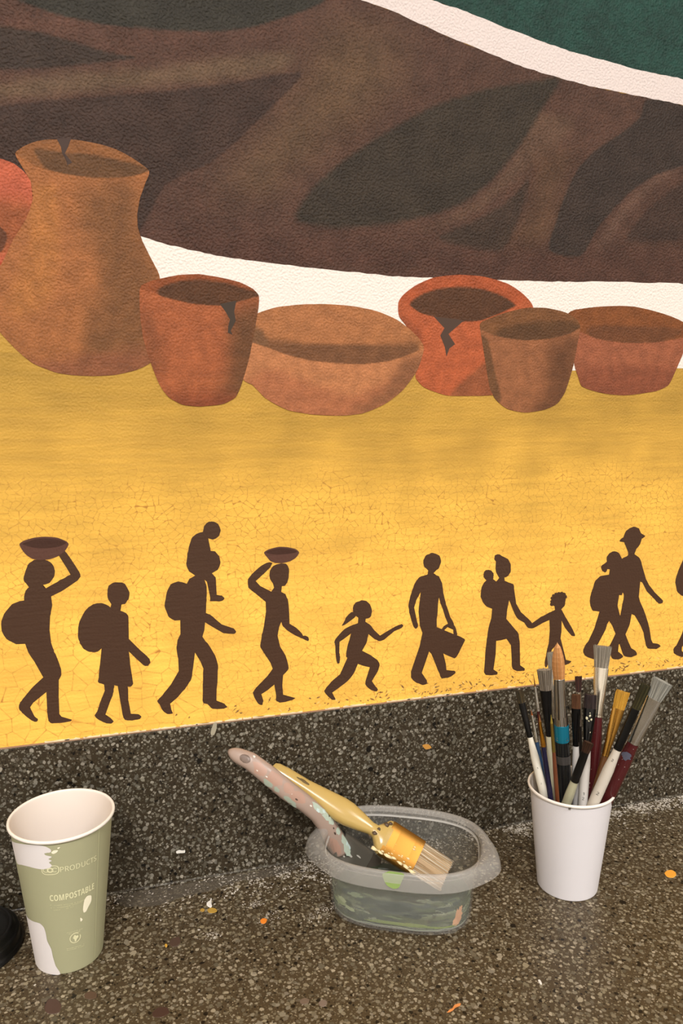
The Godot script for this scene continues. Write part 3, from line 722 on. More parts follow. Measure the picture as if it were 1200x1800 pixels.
func painted_pot(root: Node3D, d: Dictionary, label: String, rel: Image, depth: float, lift: float) -> void:
	var o := smooth(pts(d.o), true, 4, 0.00015)
	var lo := o[0]
	var hi := o[0]
	for q in o:
		lo = lo.min(q); hi = hi.max(q)
	lo -= Vector2(0.004, 0.004)
	hi += Vector2(0.004, 0.004)
	var k := 1800.0
	var w := int((hi.x - lo.x) * k)
	var h := int((hi.y - lo.y) * k)
	var im := Image.create_empty(w, h, false, Image.FORMAT_RGBA8)
	im.fill(Color(d.base))
	for s in d.inner: soft(im, smooth(canvas_pts(s[0], k, lo.x, hi.y)), s[1], s[2], 0.95)
	if d.rim.size() > 4:
		var front := smooth(canvas_pts(d.rim, k, lo.x, hi.y), false)
		front.append(Vector2(w + 40, front[front.size() - 1].y))
		front.append(Vector2(w + 40, h + 40))
		front.append(Vector2(-40, h + 40))
		front.append(Vector2(-40, front[0].y))
		soft(im, front, d.body, 1)
	for s in d.sh: soft(im, smooth(canvas_pts(s[0], k, lo.x, hi.y)), s[1], s[2], 0.9)
	speckle(im, 61, 0.09)
	var m := wall_paint(null, "e3ded2", depth, im)
	var u0 := int((lo.x - MX) / MW * CW)
	var v0 := int((MY - hi.y) / MH * CH)
	var crop := Image.create_empty(int(w * CW / MW / k), int(h * CW / MW / k), false, Image.FORMAT_L8)
	crop.fill(Color(0.5, 0.5, 0.5))
	crop.blit_rect(rel, Rect2i(u0, v0, crop.get_width(), crop.get_height()), Vector2i.ZERO)
	m.heightmap_texture = ImageTexture.create_from_image(crop)
	var mb := Mb.new()
	layer(mb, o, ZM, ZM + 0.0004 + lift)
	for i in mb.uv.size(): mb.uv[i] = Vector2((mb.v[i].x - lo.x) / (hi.x - lo.x), (hi.y - mb.v[i].y) / (hi.y - lo.y))
	var p := obj("painted_pot", mb, m, root, label)
	if d.crack.size() > 6:
		mb = Mb.new()
		layer(mb, pts(d.crack), ZM, ZM + 0.00046 + lift)
		obj("crack", mb, mat(d.cc, 0.7), p, "dark jagged crack painted in the rim")

# ------------------------------------------------------------ cups
func cone_at(cup, a: float, y: float, off: float) -> Vector3:   # angle 0 faces +z
	var r: float = cup[3] + (cup[4] - cup[3]) * y / cup[2] + off
	return Vector3(r * sin(a), y, r * cos(a))

func cone_patch(mb: Mb, cup, p: PackedVector2Array, off: float, step := 0.0022) -> void:   # p: (angle in radians x mean radius, height)
	var rm: float = (cup[3] + cup[4]) * 0.5
	var t := fill_tris(p, step)
	var f := mb.v.size()
	for q in t[0]:
		var a: float = q.x / rm
		mb.pt(cone_at(cup, a, q.y, off), Vector3(sin(a), 0.1, cos(a)).normalized())
	var ix: PackedInt32Array = t[1]
	for i in range(0, ix.size(), 3): mb.tri(f + ix[i], f + ix[i + 1], f + ix[i + 2])

func cone_pts(cup, a) -> PackedVector2Array:
	var rm: float = (cup[3] + cup[4]) * 0.5
	var o := PackedVector2Array()
	for i in range(0, a.size(), 2): o.append(Vector2(a[i] * 0.001 * rm, a[i + 1] * 0.0001))
	return o

func cone_text(cup, words: String, from: Vector2, to: Vector2, cap: float, font: SystemFont) -> Mb:
	var tm := TextMesh.new()
	tm.text = words
	tm.font = font
	tm.font_size = 64
	tm.pixel_size = 0.01
	tm.depth = 0.0
	tm.curve_step = 1.0
	tm.horizontal_alignment = HORIZONTAL_ALIGNMENT_LEFT
	var s := tm.surface_get_arrays(0)
	var vv: PackedVector3Array = s[Mesh.ARRAY_VERTEX]
	var lo := vv[0]
	var hi := vv[0]
	for q in vv:
		lo = lo.min(q); hi = hi.max(q)
	var mb := Mb.new()
	var rm: float = (cup[3] + cup[4]) * 0.5
	var idx = s[Mesh.ARRAY_INDEX]
	for q in vv:
		var u := (q.x - lo.x) / (hi.x - lo.x)
		var base := from.lerp(to, u)
		var a := base.x / rm
		mb.pt(cone_at(cup, a, base.y + (q.y - lo.y) / (hi.y - lo.y) * cap, 0.00014), Vector3(sin(a), 0.1, cos(a)).normalized())
	if idx == null or idx.size() == 0:
		for i in range(0, vv.size(), 3): mb.tri(i, i + 1, i + 2)
	else:
		for i in range(0, idx.size(), 3): mb.tri(idx[i], idx[i + 1], idx[i + 2])
	return mb

func arc_stroke(c: Vector2, r: Vector2, a0: float, a1: float, w: float, k := 20) -> PackedVector2Array:
	var o := PackedVector2Array()
	for i in k + 1:
		var a := lerpf(a0, a1, float(i) / k)
		o.append(c + Vector2(cos(a) * (r.x + w), sin(a) * (r.y + w)))
	for i in k + 1:
		var a := lerpf(a1, a0, float(i) / k)
		o.append(c + Vector2(cos(a) * (r.x - w), sin(a) * (r.y - w)))
	return o

func cup_shell(t: Node3D, cup, out_mat: Material, in_mat: Material, lip: float) -> void:
	var h: float = cup[2]
	var rb: float = cup[3]
	var rt: float = cup[4]
	var body := Mb.new()
	lathe(body, [[rb - 0.0012, 0.0], [rb - 0.0003, 0.0004], [rb, 0.0012], [lerpf(rb, rt, 0.5), h * 0.5], [rt - (rt - rb) * 0.0035 / h, h - 0.0035], [rt - 0.0004, h - 0.0015]])
	obj("body", body, out_mat, t)
	var inn := Mb.new()
	lathe(inn, [[0.0005, 0.0062], [rb - 0.0022, 0.0062], [rb - 0.0016, 0.0068]], 72)
	lathe(inn, [[rb - 0.0016, 0.0066], [lerpf(rb, rt, 0.5) - 0.0011, h * 0.5], [rt - 0.0010, h - 0.003], [rt - 0.0004, h - 0.0012]], 72)
	for i in inn.n.size(): inn.n[i] = -inn.n[i] if Vector2(inn.v[i].x, inn.v[i].z).dot(Vector2(inn.n[i].x, inn.n[i].z)) > 0.0 or inn.n[i].y < -0.5 else inn.n[i]
	for i in range(0, inn.ix.size(), 3):
		var a := inn.ix[i]
		var b := inn.ix[i + 1]
		var c := inn.ix[i + 2]
		if (inn.v[b] - inn.v[a]).cross(inn.v[c] - inn.v[a]).dot(inn.n[a] + inn.n[b] + inn.n[c]) > 0.0:
			inn.ix[i + 1] = c; inn.ix[i + 2] = b
	obj("lining", inn, in_mat, t, "smooth white inside of the cup")
	var rim := Mb.new()
	var rows := []
	for i in 13:
		var a := TAU * i / 12.0 - PI * 0.5
		rows.append(ring(rt + lip * 0.35 + cos(a) * lip * 0.62, h - lip * 0.72 + sin(a) * lip * 0.75, 72))
	rim.grid(rows, true)
	obj("rim", rim, mat("e8e2da", 0.5), t, "rolled white paper rim")

func green_cup() -> void:
	var cup = lcup_data
	var t := thing("paper_cup", "sage green paper cup with white paint smears and pale lettering, empty, at the left", "cup", Vector3(cup[0], 0, cup[1]), "paper cups on the floor")
	cup_shell(t, cup, mat("a7a786", 0.55), mat("e2d9d0", 0.55), 0.0022)
	var pale := mat("cfcda6", 0.6)
	var white := mat("d3cecd", 0.55)
	for i in patch_data.size():
		var mb := Mb.new()
		cone_patch(mb, cup, smooth(cone_pts(cup, patch_data[i]), true, 3), 0.00018)
		obj("paint_smear", mb, white if i < 2 else mat("e4dfc6", 0.55), t, "white paint smeared on the green cup")
	var f := SystemFont.new()
	f.font_names = PackedStringArray(["Droid Sans"])
	f.font_weight = 700
	var g := SystemFont.new()
	g.font_names = PackedStringArray(["Droid Sans"])
	var a := cone_pts(cup, text_data[0])
	var cp: float = cone_pts(cup, textcap_data[0])[0].y - a[0].y
	obj("lettering", cone_text(cup, "COMPOSTABLE", a[0], a[1], cp, f), pale, t, "pale word COMPOSTABLE on the green cup")
	a = cone_pts(cup, text_data[1])
	cp = cone_pts(cup, textcap_data[1])[0].y - a[0].y
	obj("lettering", cone_text(cup, "PRODUCTS", a[0], a[1], cp, g), pale, t, "pale word PRODUCTS on the green cup")
	# the rounded emblem before PRODUCTS: an outline with a leaf curl, a dot and a second curl
	var mb := Mb.new()
	a = cone_pts(cup, text_data[2])
	var cc := (a[0] + a[1]) * 0.5
	var hw := (a[1].x - a[0].x) * 0.5
	var hh := absf(cone_pts(cup, textcap_data[2])[0].y - cone_pts(cup, textcap_data[2])[1].y) * 0.5
	var path := PackedVector2Array()
	for i in 40:
		var q := TAU * i / 40
		path.append(cc + Vector2(signf(cos(q)) * pow(absf(cos(q)), 0.55) * hw, signf(sin(q)) * pow(absf(sin(q)), 0.7) * hh))
	for i in 40:
		var p0 := path[i]
		var p1 := path[(i + 1) % 40]
		var w := (p1 - p0).orthogonal().normalized() * 0.00035
		cone_patch(mb, cup, PackedVector2Array([p0 - w, p1 - w, p1 + w, p0 + w]), 0.00014, 0.01)
	for e in [[-0.52, 0.8, 5.6, 0.00028], [0.0, 0.0, 6.2, 0.0006], [0.52, 0.6, 5.4, 0.0003]]:
		cone_patch(mb, cup, arc_stroke(cc + Vector2(e[0] * hw, 0), Vector2(hh, hh) * 0.45, e[1], e[2], e[3]), 0.00014, 0.0008)
	obj("emblem", mb, pale, t, "small rounded emblem before the word")
	# round recycling-style globe and the fine print, too small to read
	mb = Mb.new()
	a = cone_pts(cup, emblem_data)
	cc = (a[0] + a[1]) * 0.5
	var r := Vector2(absf(a[1].x - a[0].x), absf(a[2].y - a[3].y)) * 0.5
	cone_patch(mb, cup, arc_stroke(cc, r * 0.92, 0.9, 6.6, 0.0004), 0.00014, 0.001)
	var land := PackedVector2Array()
	for q in [[-0.05, 0.6], [0.15, 0.35], [0.5, 0.3], [0.55, -0.05], [0.25, -0.3], [0.15, -0.65], [-0.1, -0.7], [-0.15, -0.25], [-0.4, 0.0], [-0.3, 0.35]]: land.append(cc + Vector2(q[0] * r.x, q[1] * r.y))
	cone_patch(mb, cup, smooth(land, true, 3), 0.00014, 0.001)
	obj("globe_emblem", mb, pale, t, "small round globe emblem low on the cup")
	mb = Mb.new()
	for i in [4, 6]:
		for k in 2:
			fine_print(mb, cup, a[i] + Vector2(0, -0.0016 * k), a[i + 1] + Vector2(0, -0.0016 * k), 0.0008)
	specks(obj("fine_print", mb, mat("b9b892", 0.6), t, "two short rows of tiny unreadable print around the globe emblem"))
	mb = Mb.new()
	a = cone_pts(cup, lines_data)
	for i in [0, 2, 4]: fine_print(mb, cup, a[i], a[i + 1], 0.0009)
	specks(obj("fine_print", mb, mat("b3b28b", 0.6), t, "three rows of tiny unreadable print under the word"))
	var seam := Mb.new()
	var rm: float = (cup[3] + cup[4]) * 0.5
	cone_patch(seam, cup, PackedVector2Array([Vector2(0.82 * rm, 0.003), Vector2(0.84 * rm, 0.003), Vector2(0.84 * rm, cup[2] - 0.004), Vector2(0.82 * rm, cup[2] - 0.004)]), 0.0003, 0.004)
	obj("seam", seam, mat("b4b590", 0.55), t, "vertical paper seam")

func fine_print(mb: Mb, cup, p0: Vector2, p1: Vector2, h: float) -> void:
	var l := p0.distance_to(p1)
	var n := int(l / 0.0011)
	for i in n:
		if rng.randf() < 0.18: continue
		var c := p0.lerp(p1, (i + 0.5) / n)
		var w := rng.randf_range(0.0003, 0.00045)
		var hh := h * rng.randf_range(0.35, 0.6)
		cone_patch(mb, cup, PackedVector2Array([c + Vector2(-w, -hh), c + Vector2(w, -hh), c + Vector2(w, hh), c + Vector2(-w, hh)]), 0.00013, 0.01)

func round_lid() -> void:
	var t := thing("cup_lid", "glossy black round plastic lid on the floor, cut off by the left edge", "lid", Vector3(-0.1535, 0, 0.048))
	var m := mat("0a0a0a", 0.28)
	var mb := Mb.new()
	lathe(mb, [[0.0487, 0.0], [0.0494, 0.0008], [0.0494, 0.0045], [0.0484, 0.0058], [0.0471, 0.0062], [0.0469, 0.0125], [0.0462, 0.0140], [0.0449, 0.0146]])
	obj("skirt", mb, m, t)
	mb = Mb.new()
	lathe(mb, [[0.0449, 0.0146], [0.0433, 0.0150], [0.0419, 0.0182], [0.0407, 0.0196], [0.0387, 0.0200], [0.0369, 0.0192], [0.0358, 0.0168], [0.0214, 0.0160], [0.0005, 0.0160]])
	obj("raised_top", mb, m, t)
	mb = Mb.new()
	for i in 2:
		lathe(mb, [[0.0496, 0.0018 + i * 0.0016], [0.0500, 0.0022 + i * 0.0016], [0.0496, 0.0026 + i * 0.0016]])
	obj("bead", mb, mat("141414", 0.3), t)

# ------------------------------------------------------------ the plastic tub
func oval(hx: float, hz: float, y: float, power: float, tab := 0.0, k := 96) -> PackedVector3Array:
	var o := PackedVector3Array()
	for i in k:
		var a := TAU * i / k
		var x := signf(cos(a)) * pow(absf(cos(a)), 2.0 / power) * hx
		var z := signf(sin(a)) * pow(absf(sin(a)), 2.0 / power) * hz
		if tab != 0.0:
			var g := exp(-pow((z - 0.010) / 0.030, 2.0)) * absf(x) / hx
			x += signf(x) * tab * g * smoothstep(0.75, 1.0, absf(x) / hx)
		o.append(Vector3(x, y, z))
	return o

func tub() -> void:
	var c := Vector3(0.26717, 0, 0.0997)
	var turn := -0.480
	var t := thing("plastic_tub", "clear rounded plastic food tub smeared green inside, with two big brushes leaning in it", "tub", c)
	t.rotation.y = turn
	var pl := clear("c9c9c4", 0.12, 0.27)
	var lipm := clear("c9c6c0", 0.35, 0.28)
	var wallm := Mb.new()
	var rows := []
	for p in [[0.063, 0.045, 0.0010], [0.0685, 0.0495, 0.0016], [0.0710, 0.0518, 0.0042], [0.0718, 0.0522, 0.010], [0.0745, 0.0535, 0.040], [0.0775, 0.0560, 0.064], [0.0785, 0.0566, 0.068]]:
		rows.append(oval(p[0], p[1], p[2], 3.0))
	wallm.grid(rows, true)
	obj("wall", wallm, pl, t)
	var bot := Mb.new()
	bot.fan(oval(0.062, 0.043, 0.0012, 3.0), Vector3.UP)
	obj("bottom", bot, clear("b9bab2", 0.30, 0.35), t)
	for sx in [-1, 1]:
		for sz in [-1, 1]:
			var feet := Mb.new()
			var q := []
			for y in [0.0, 0.0004, 0.0016]:
				var rr := PackedVector3Array()
				for p in section(0.013, 0.010, y, 2.6, 20): rr.append(p + Vector3(sx * 0.046, 0, sz * 0.030))
				q.append(rr)
			feet.grid(q, true)
			obj("foot", feet, pl, t)
	var lip := Mb.new()
	rows = []
	for p in [[0.0785, 0.0566, 0.0670, 0.0], [0.0792, 0.0573, 0.0708, 0.0], [0.0806, 0.0586, 0.0722, 0.001], [0.0830, 0.0605, 0.0722, 0.003], [0.0852, 0.0622, 0.0708, 0.006], [0.0872, 0.0640, 0.0660, 0.010], [0.0880, 0.0648, 0.0610, 0.011], [0.0883, 0.0650, 0.0560, 0.0115]]:
		rows.append(oval(p[0], p[1], p[2], 2.75, p[3]))
	lip.grid(rows, true)
	obj("rim", lip, lipm, t, "milky flared plastic rim with a pull tab at each end")
	var step := Mb.new()
	rows = []
	for p in [[0.0772, 0.0556, 0.0622], [0.0780, 0.0563, 0.0628], [0.0785, 0.0566, 0.0640]]: rows.append(oval(p[0] - 0.0004, p[1] - 0.0004, p[2], 3.0))
	step.grid(rows, true, [], true)
	obj("inner_step", step, clear("dad8d2", 0.45, 0.3), t)
	var film := Mb.new()
	rows = []
	for p in [[0.0705, 0.0512, 0.0046], [0.0712, 0.0516, 0.010], [0.0724, 0.0522, 0.022], [0.0738, 0.0530, 0.040], [0.0760, 0.0548, 0.058]]: rows.append(oval(p[0] - 0.0016, p[1] - 0.0016, p[2] + 0.0006, 3.0))
	film.grid(rows, true, [], true)
	var fm := StandardMaterial3D.new()
	fm.albedo_texture = ImageTexture.create_from_image(film_image())
	fm.transparency = BaseMaterial3D.TRANSPARENCY_ALPHA
	fm.roughness = 0.5
	obj("paint_film", film, fm, t, "streaky green and blue-grey paint residue on the inside of the tub")
	var sm := Mb.new()
	var e := PackedVector2Array()
	for q in [[-12, 70], [-6, 72.6], [2, 72.6], [9, 71.6], [7, 66], [4, 60], [-1, 58.6], [-7, 61], [-10, 65]]: e.append(Vector2(q[0], q[1]) * 0.001)
	var tr := fill_tris(smooth(e, true, 3), 0.002)
	var f := sm.v.size()
	for q in tr[0]:
		var yy: float = q.y
		var zz := lerpf(0.0653, 0.0612, smoothstep(0.058, 0.073, yy)) if yy < 0.0722 else 0.0600
		sm.pt(Vector3(q.x, minf(yy, 0.0727), zz + 0.0003), Vector3(0, 0.3, 1).normalized())
	var ix: PackedInt32Array = tr[1]
	for i in range(0, ix.size(), 3): sm.tri(f + ix[i], f + ix[i + 1], f + ix[i + 2])
	obj("paint_smear", sm, mat("7f9852", 0.4), t, "lime green paint smear on the front of the rim")
	# dirty rinse water
	var w := Mb.new()
	var top := oval(0.0698, 0.0494, 0.0092, 3.0)
	w.grid([oval(0.0645, 0.0450, 0.0022, 3.0), oval(0.0690, 0.0488, 0.0060, 3.0), top], true)
	w.fan(top, Vector3.UP)
	var water := obj("rinse_water", w, clear("4d5544", 0.72, 0.08), self, "shallow murky grey-green rinse water in the bottom of the plastic tub")
	water.set_meta("category", "water")
	water.position = c
	water.rotation.y = turn
	flat_brush()
	old_brush()

func film_image() -> Image:
	var w := 1024
	var h := 160
	var im := Image.create_empty(w, h, false, Image.FORMAT_RGBA8)
	im.fill(Color(0.50, 0.50, 0.46, 0.16))
	var r := RandomNumberGenerator.new()
	r.seed = 5
	for i in 620:
		var near := i < 500   # the side towards the room took most of the paint
		var x := r.randf_range(10, 0.5 * w - 10) if near else r.randf_range(0.5 * w, w)
		var y := h * (1.0 - pow(r.randf(), 0.9 if near else 0.5) * (0.95 if near else 1.0))
		y = clampf(h * (0.22 + 0.75 * pow(r.randf(), 0.8)), 0, h) if near else h * r.randf_range(0.0, 0.5)
		y = h - y if near else y
		var l := r.randf_range(6, 42)
		var th := r.randf_range(2, 8)
		var k := Color(["7d8a6c", "8b967a", "6a7666", "66716f", "96a088", "74826a", "5a6562", "a0a892"][r.randi() % 8])
		k.a = r.randf_range(0.25, 0.6) if near else r.randf_range(0.05, 0.22)
		var p := PackedVector2Array()
		for q in 12:
			var a := TAU * q / 12
			p.append(Vector2(x + cos(a) * l * r.randf_range(0.6, 1.1), y + sin(a) * th * r.randf_range(0.4, 1.3) + cos(a) * r.randf_range(-4, 4)))
		spans(im, p, k)
	for s in [[112, 60, 20, 38, "cf9f7c", 0.85], [120, 40, 14, 22, "d9a884", 0.85], [150, 30, 55, 9, "8a9c56", 0.7], [235, 36, 70, 9, "84965a", 0.7], [250, 46, 40, 6, "93a468", 0.6], [395, 70, 40, 14, "a2b088", 0.75], [380, 84, 28, 8, "b6c29e", 0.75], [350, 64, 22, 10, "aeba96", 0.7], [255, 92, 26, 12, "48534f", 0.6], [235, 76, 16, 9, "46514e", 0.6], [300, 100, 40, 10, "5a6662", 0.5], [330, 108, 24, 7, "98a68a", 0.6]]:
		for rep in 3:
			var o := Vector2(s[0], s[1]) + Vector2(r.randf_range(-0.4, 0.4) * s[2], r.randf_range(-0.4, 0.4) * s[3])
			var p := PackedVector2Array()
			for q in 16:
				var a := TAU * q / 16
				p.append(o + Vector2(cos(a) * s[2] * r.randf_range(0.4, 0.9), sin(a) * s[3] * r.randf_range(0.4, 0.9)))
			var k := Color(s[4])
			k.a = s[5]
			spans(im, p, k)
	im.fill_rect(Rect2i(0, 0, w / 2, 14), Color(0.62, 0.63, 0.60, 0.5))
	for x in w / 2:
		var b := 14 + int(4 * sin(x * 0.05) + 3 * sin(x * 0.13) + r.randf() * 3)
		im.fill_rect(Rect2i(x, b - 4, 1, 6), Color(0.68, 0.72, 0.64, 0.7))
	im.resize(w, h / 2, Image.INTERPOLATE_BILINEAR)
	im.resize(w, h, Image.INTERPOLATE_CUBIC)
	return im

func frame_node(t: Node3D, axis: Vector3, width: Vector3) -> void:   # local y along the brush, x across its face, z out of its face
	var x := (width - axis * width.dot(axis)).normalized()
	t.basis = Basis(x, axis, x.cross(axis))

func loft(mb: Mb, secs: Array, power := 2.0, k := 24) -> void:   # [half width, half thickness, y, x shift, z shift]
	var rows := []
	for s in secs:
		var r := section(s[0], s[1], s[2], power, k)
		if s.size() > 3:
			for i in r.size(): r[i] += Vector3(s[3], 0, s[4] if s.size() > 4 else 0.0)
		rows.append(r)
	mb.grid(rows, true)

func ends(mb: Mb, hw: float, ht: float, y: float, up: bool, power := 2.0) -> void:
	mb.fan(section(hw, ht, y, power, 24), Vector3.UP if up else Vector3.DOWN)

func hairs(mb: Mb, y0: float, y1: float, w0: float, t0: float, w1: float, t1: float, n: int, cols: Array, shape := 0, r := 0.00022) -> void:
	var k: Array = []
	for h in cols: k.append(lin(h))
	mb.col = k[0] * 0.8
	var rows := []
	for i in 13:
		var s := i / 12.0
		var f := 0.92 * profile(shape, s)
		rows.append(section(lerpf(w0, w1, s) * f, maxf(lerpf(t0, t1, s) * f, 0.0003), lerpf(y0, lerpf(y0, y1, 0.96), s), 2.2, 18))
	mb.grid(rows, true)
	mb.fan(rows[12], Vector3.UP)
	for i in n:
		var a := rng.randf() * TAU
		var q := sqrt(rng.randf())
		if rng.randf() < 0.7: q = rng.randf_range(0.86, 1.0)
		var c := cos(a) * q
		var d := sin(a) * q
		var e := rng.randf_range(0.86, 1.0)
		mb.col = k[rng.randi() % k.size()] * rng.randf_range(0.75, 1.15)
		var p := Vector3(c * w0, y0, d * t0)
		if shape == 0:
			mb.strand(p, Vector3(c * w1 * rng.randf_range(0.93, 1.06), lerpf(y0, y1, e), d * t1 + rng.randf_range(-1, 1) * 0.0004), r)
		else:
			var prev := p
			for j in range(1, 9):
				var s := j / 8.0
				var f := profile(shape, s)
				var nx := Vector3(c * lerpf(w0, w1, s) * f, lerpf(y0, y1, s * (0.985 if q < 0.5 else 0.97)), d * lerpf(t0, t1, s) * f)
				mb.strand(prev, nx, r)
				prev = nx
	mb.col = Color.WHITE

func profile(shape: int, s: float) -> float:   # how wide a head is along its length: blunt, flame, needle
	if shape == 1: return (1.0 + 0.16 * sin(PI * minf(s * 1.3, 1.0))) * pow(maxf(0.0005, 1.0 - pow(s, 3.2)), 0.62)
	if shape == 2: return 1.0 - s * 0.93
	return 1.0

func hair_mat(rough := 0.6) -> StandardMaterial3D:
	if not mats.has("hair"):
		var m := StandardMaterial3D.new()
		m.vertex_color_use_as_albedo = true
		m.roughness = rough
		mats["hair"] = m
	return mats["hair"]

func specks(o: Node3D) -> void: o.set_meta("kind", "stuff")   # specks too small to pick apart

func spot(mb: Mb, x: float, y: float, z: float, r: float, stretch := 1.6) -> void:   # a small flattened blob of dried paint
	var o := PackedVector3Array()
	for i in 9:
		var a := TAU * i / 9
		var q := rng.randf_range(0.6, 1.1) * r
		o.append(Vector3(x + cos(a) * q, y + sin(a) * q * stretch, z))
	var f := mb.v.size()
	mb.pt(Vector3(x, y, z + 0.0004), Vector3.BACK)
	for p in o: mb.pt(p - Vector3(0, 0, 0.0006), (p - Vector3(x, y, z - r)).normalized())
	for i in 9: mb.tri(f, f + 1 + i, f + 1 + (i + 1) % 9)

func flat_brush() -> void:
	var d = ybrush_data
	var t := thing("paintbrush", "yellow-cream plastic handled flat brush with golden ferrule, lying over the rim of the plastic tub", "brush", Vector3(d.end[0], d.end[1], d.end[2]) * 0.001, "large brushes in the tub")
	frame_node(t, Vector3(d.axis[0], d.axis[1], d.axis[2]), Vector3(d.width[0], d.width[1], d.width[2]))
	if t.basis.z.z < 0.0: t.basis = Basis(-t.basis.x, t.basis.y, -t.basis.z)
	var s: Array = []
	for q in d.s: s.append(q * 0.001)
	var cream := mat("b79c5c", 0.22)
	var mb := Mb.new()
	loft(mb, [[0.0010, 0.001, -0.0035], [0.0050, 0.0042, -0.0020], [0.0066, 0.0056, 0.002], [0.0078, 0.0066, 0.014], [0.0082, 0.0070, s[0]], [0.0105, 0.0080, s[0] + 0.022], [0.0128, 0.0088, s[1] - 0.004], [0.0125, 0.0088, s[1] + 0.006], [0.0095, 0.0078, s[2] - 0.014], [0.0064, 0.0066, s[2] - 0.002], [0.0068, 0.0066, s[2] + 0.004], [0.0120, 0.0078, s[2] + 0.0085], [0.0178, 0.0085, s[2] + 0.013], [0.0186, 0.0087, s[3] - 0.001], [0.0186, 0.0087, s[3] + 0.003]], 2.3, 32)
	obj("handle", mb, cream, t, "glossy yellow-cream handle with a waisted neck and wide collar")
	mb = Mb.new()
	smear_on(mb, Vector3(0, s[0] - 0.004, 0), Vector3.UP, Vector3.RIGHT, Vector3.BACK, 0.0082, 0.0070, -0.30, 0.0017, 5.0)
	obj("hanging_slot", mb, mat("5e4c28", 0.5), t, "dark slot in the handle")
	mb = Mb.new()
	var f0: float = s[3]
	var f1: float = s[4]
	loft(mb, [[0.0189, 0.0080, f0], [0.0192, 0.0080, f0 + 0.002], [0.0190, 0.0074, f0 + 0.010], [0.0190, 0.0071, f0 + 0.011], [0.0190, 0.0074, f0 + 0.012], [0.0189, 0.0068, f1 - 0.010], [0.0189, 0.0065, f1 - 0.009], [0.0189, 0.0068, f1 - 0.008], [0.0187, 0.0064, f1]], 3.4, 40)
	obj("ferrule", mb, mat("94692a", 0.40, 0.85), t, "scratched golden ferrule")
	mb = Mb.new()
	for i in 26:
		var u := rng.randf()
		spot(mb, lerpf(-0.0165, 0.016, pow(rng.randf(), 0.7)), lerpf(f0, f1, u * u), 0.0074, rng.randf_range(0.0003, 0.0011), rng.randf_range(0.7, 3.0))
	for i in 7: spot(mb, 0.0165 + rng.randf_range(-0.002, 0.001), lerpf(f0 - 0.006, f1, i / 6.0), 0.0066, rng.randf_range(0.0012, 0.0026), 2.4)
	specks(obj("paint_spot", mb, mat("e2d2a4", 0.5), t, "pale dried paint on the ferrule"))
	mb = Mb.new()
	for q in [[0.004, 0.004, 0.0022], [-0.002, 0.006, 0.0016], [-0.010, 0.011, 0.0026], [0.009, 0.001, 0.0012], [-0.013, 0.014, 0.0018]]: spot(mb, q[0], s[2] + q[1], 0.0084, q[2], 1.4)
	specks(obj("paint_spot", mb, mat("4a3722", 0.5), t, "dark brown dried paint on the collar"))
	mb = Mb.new()
	hairs(mb, f1 - 0.001, s[5] + 0.002, 0.0175, 0.0058, 0.0165, 0.0022, 420, ["b79a72", "c8b491", "d8ccb4", "a08460", "e0d8c6"], 0, 0.00028)
	obj("bristles", mb, hair_mat(), t, "pale stiff bristles")

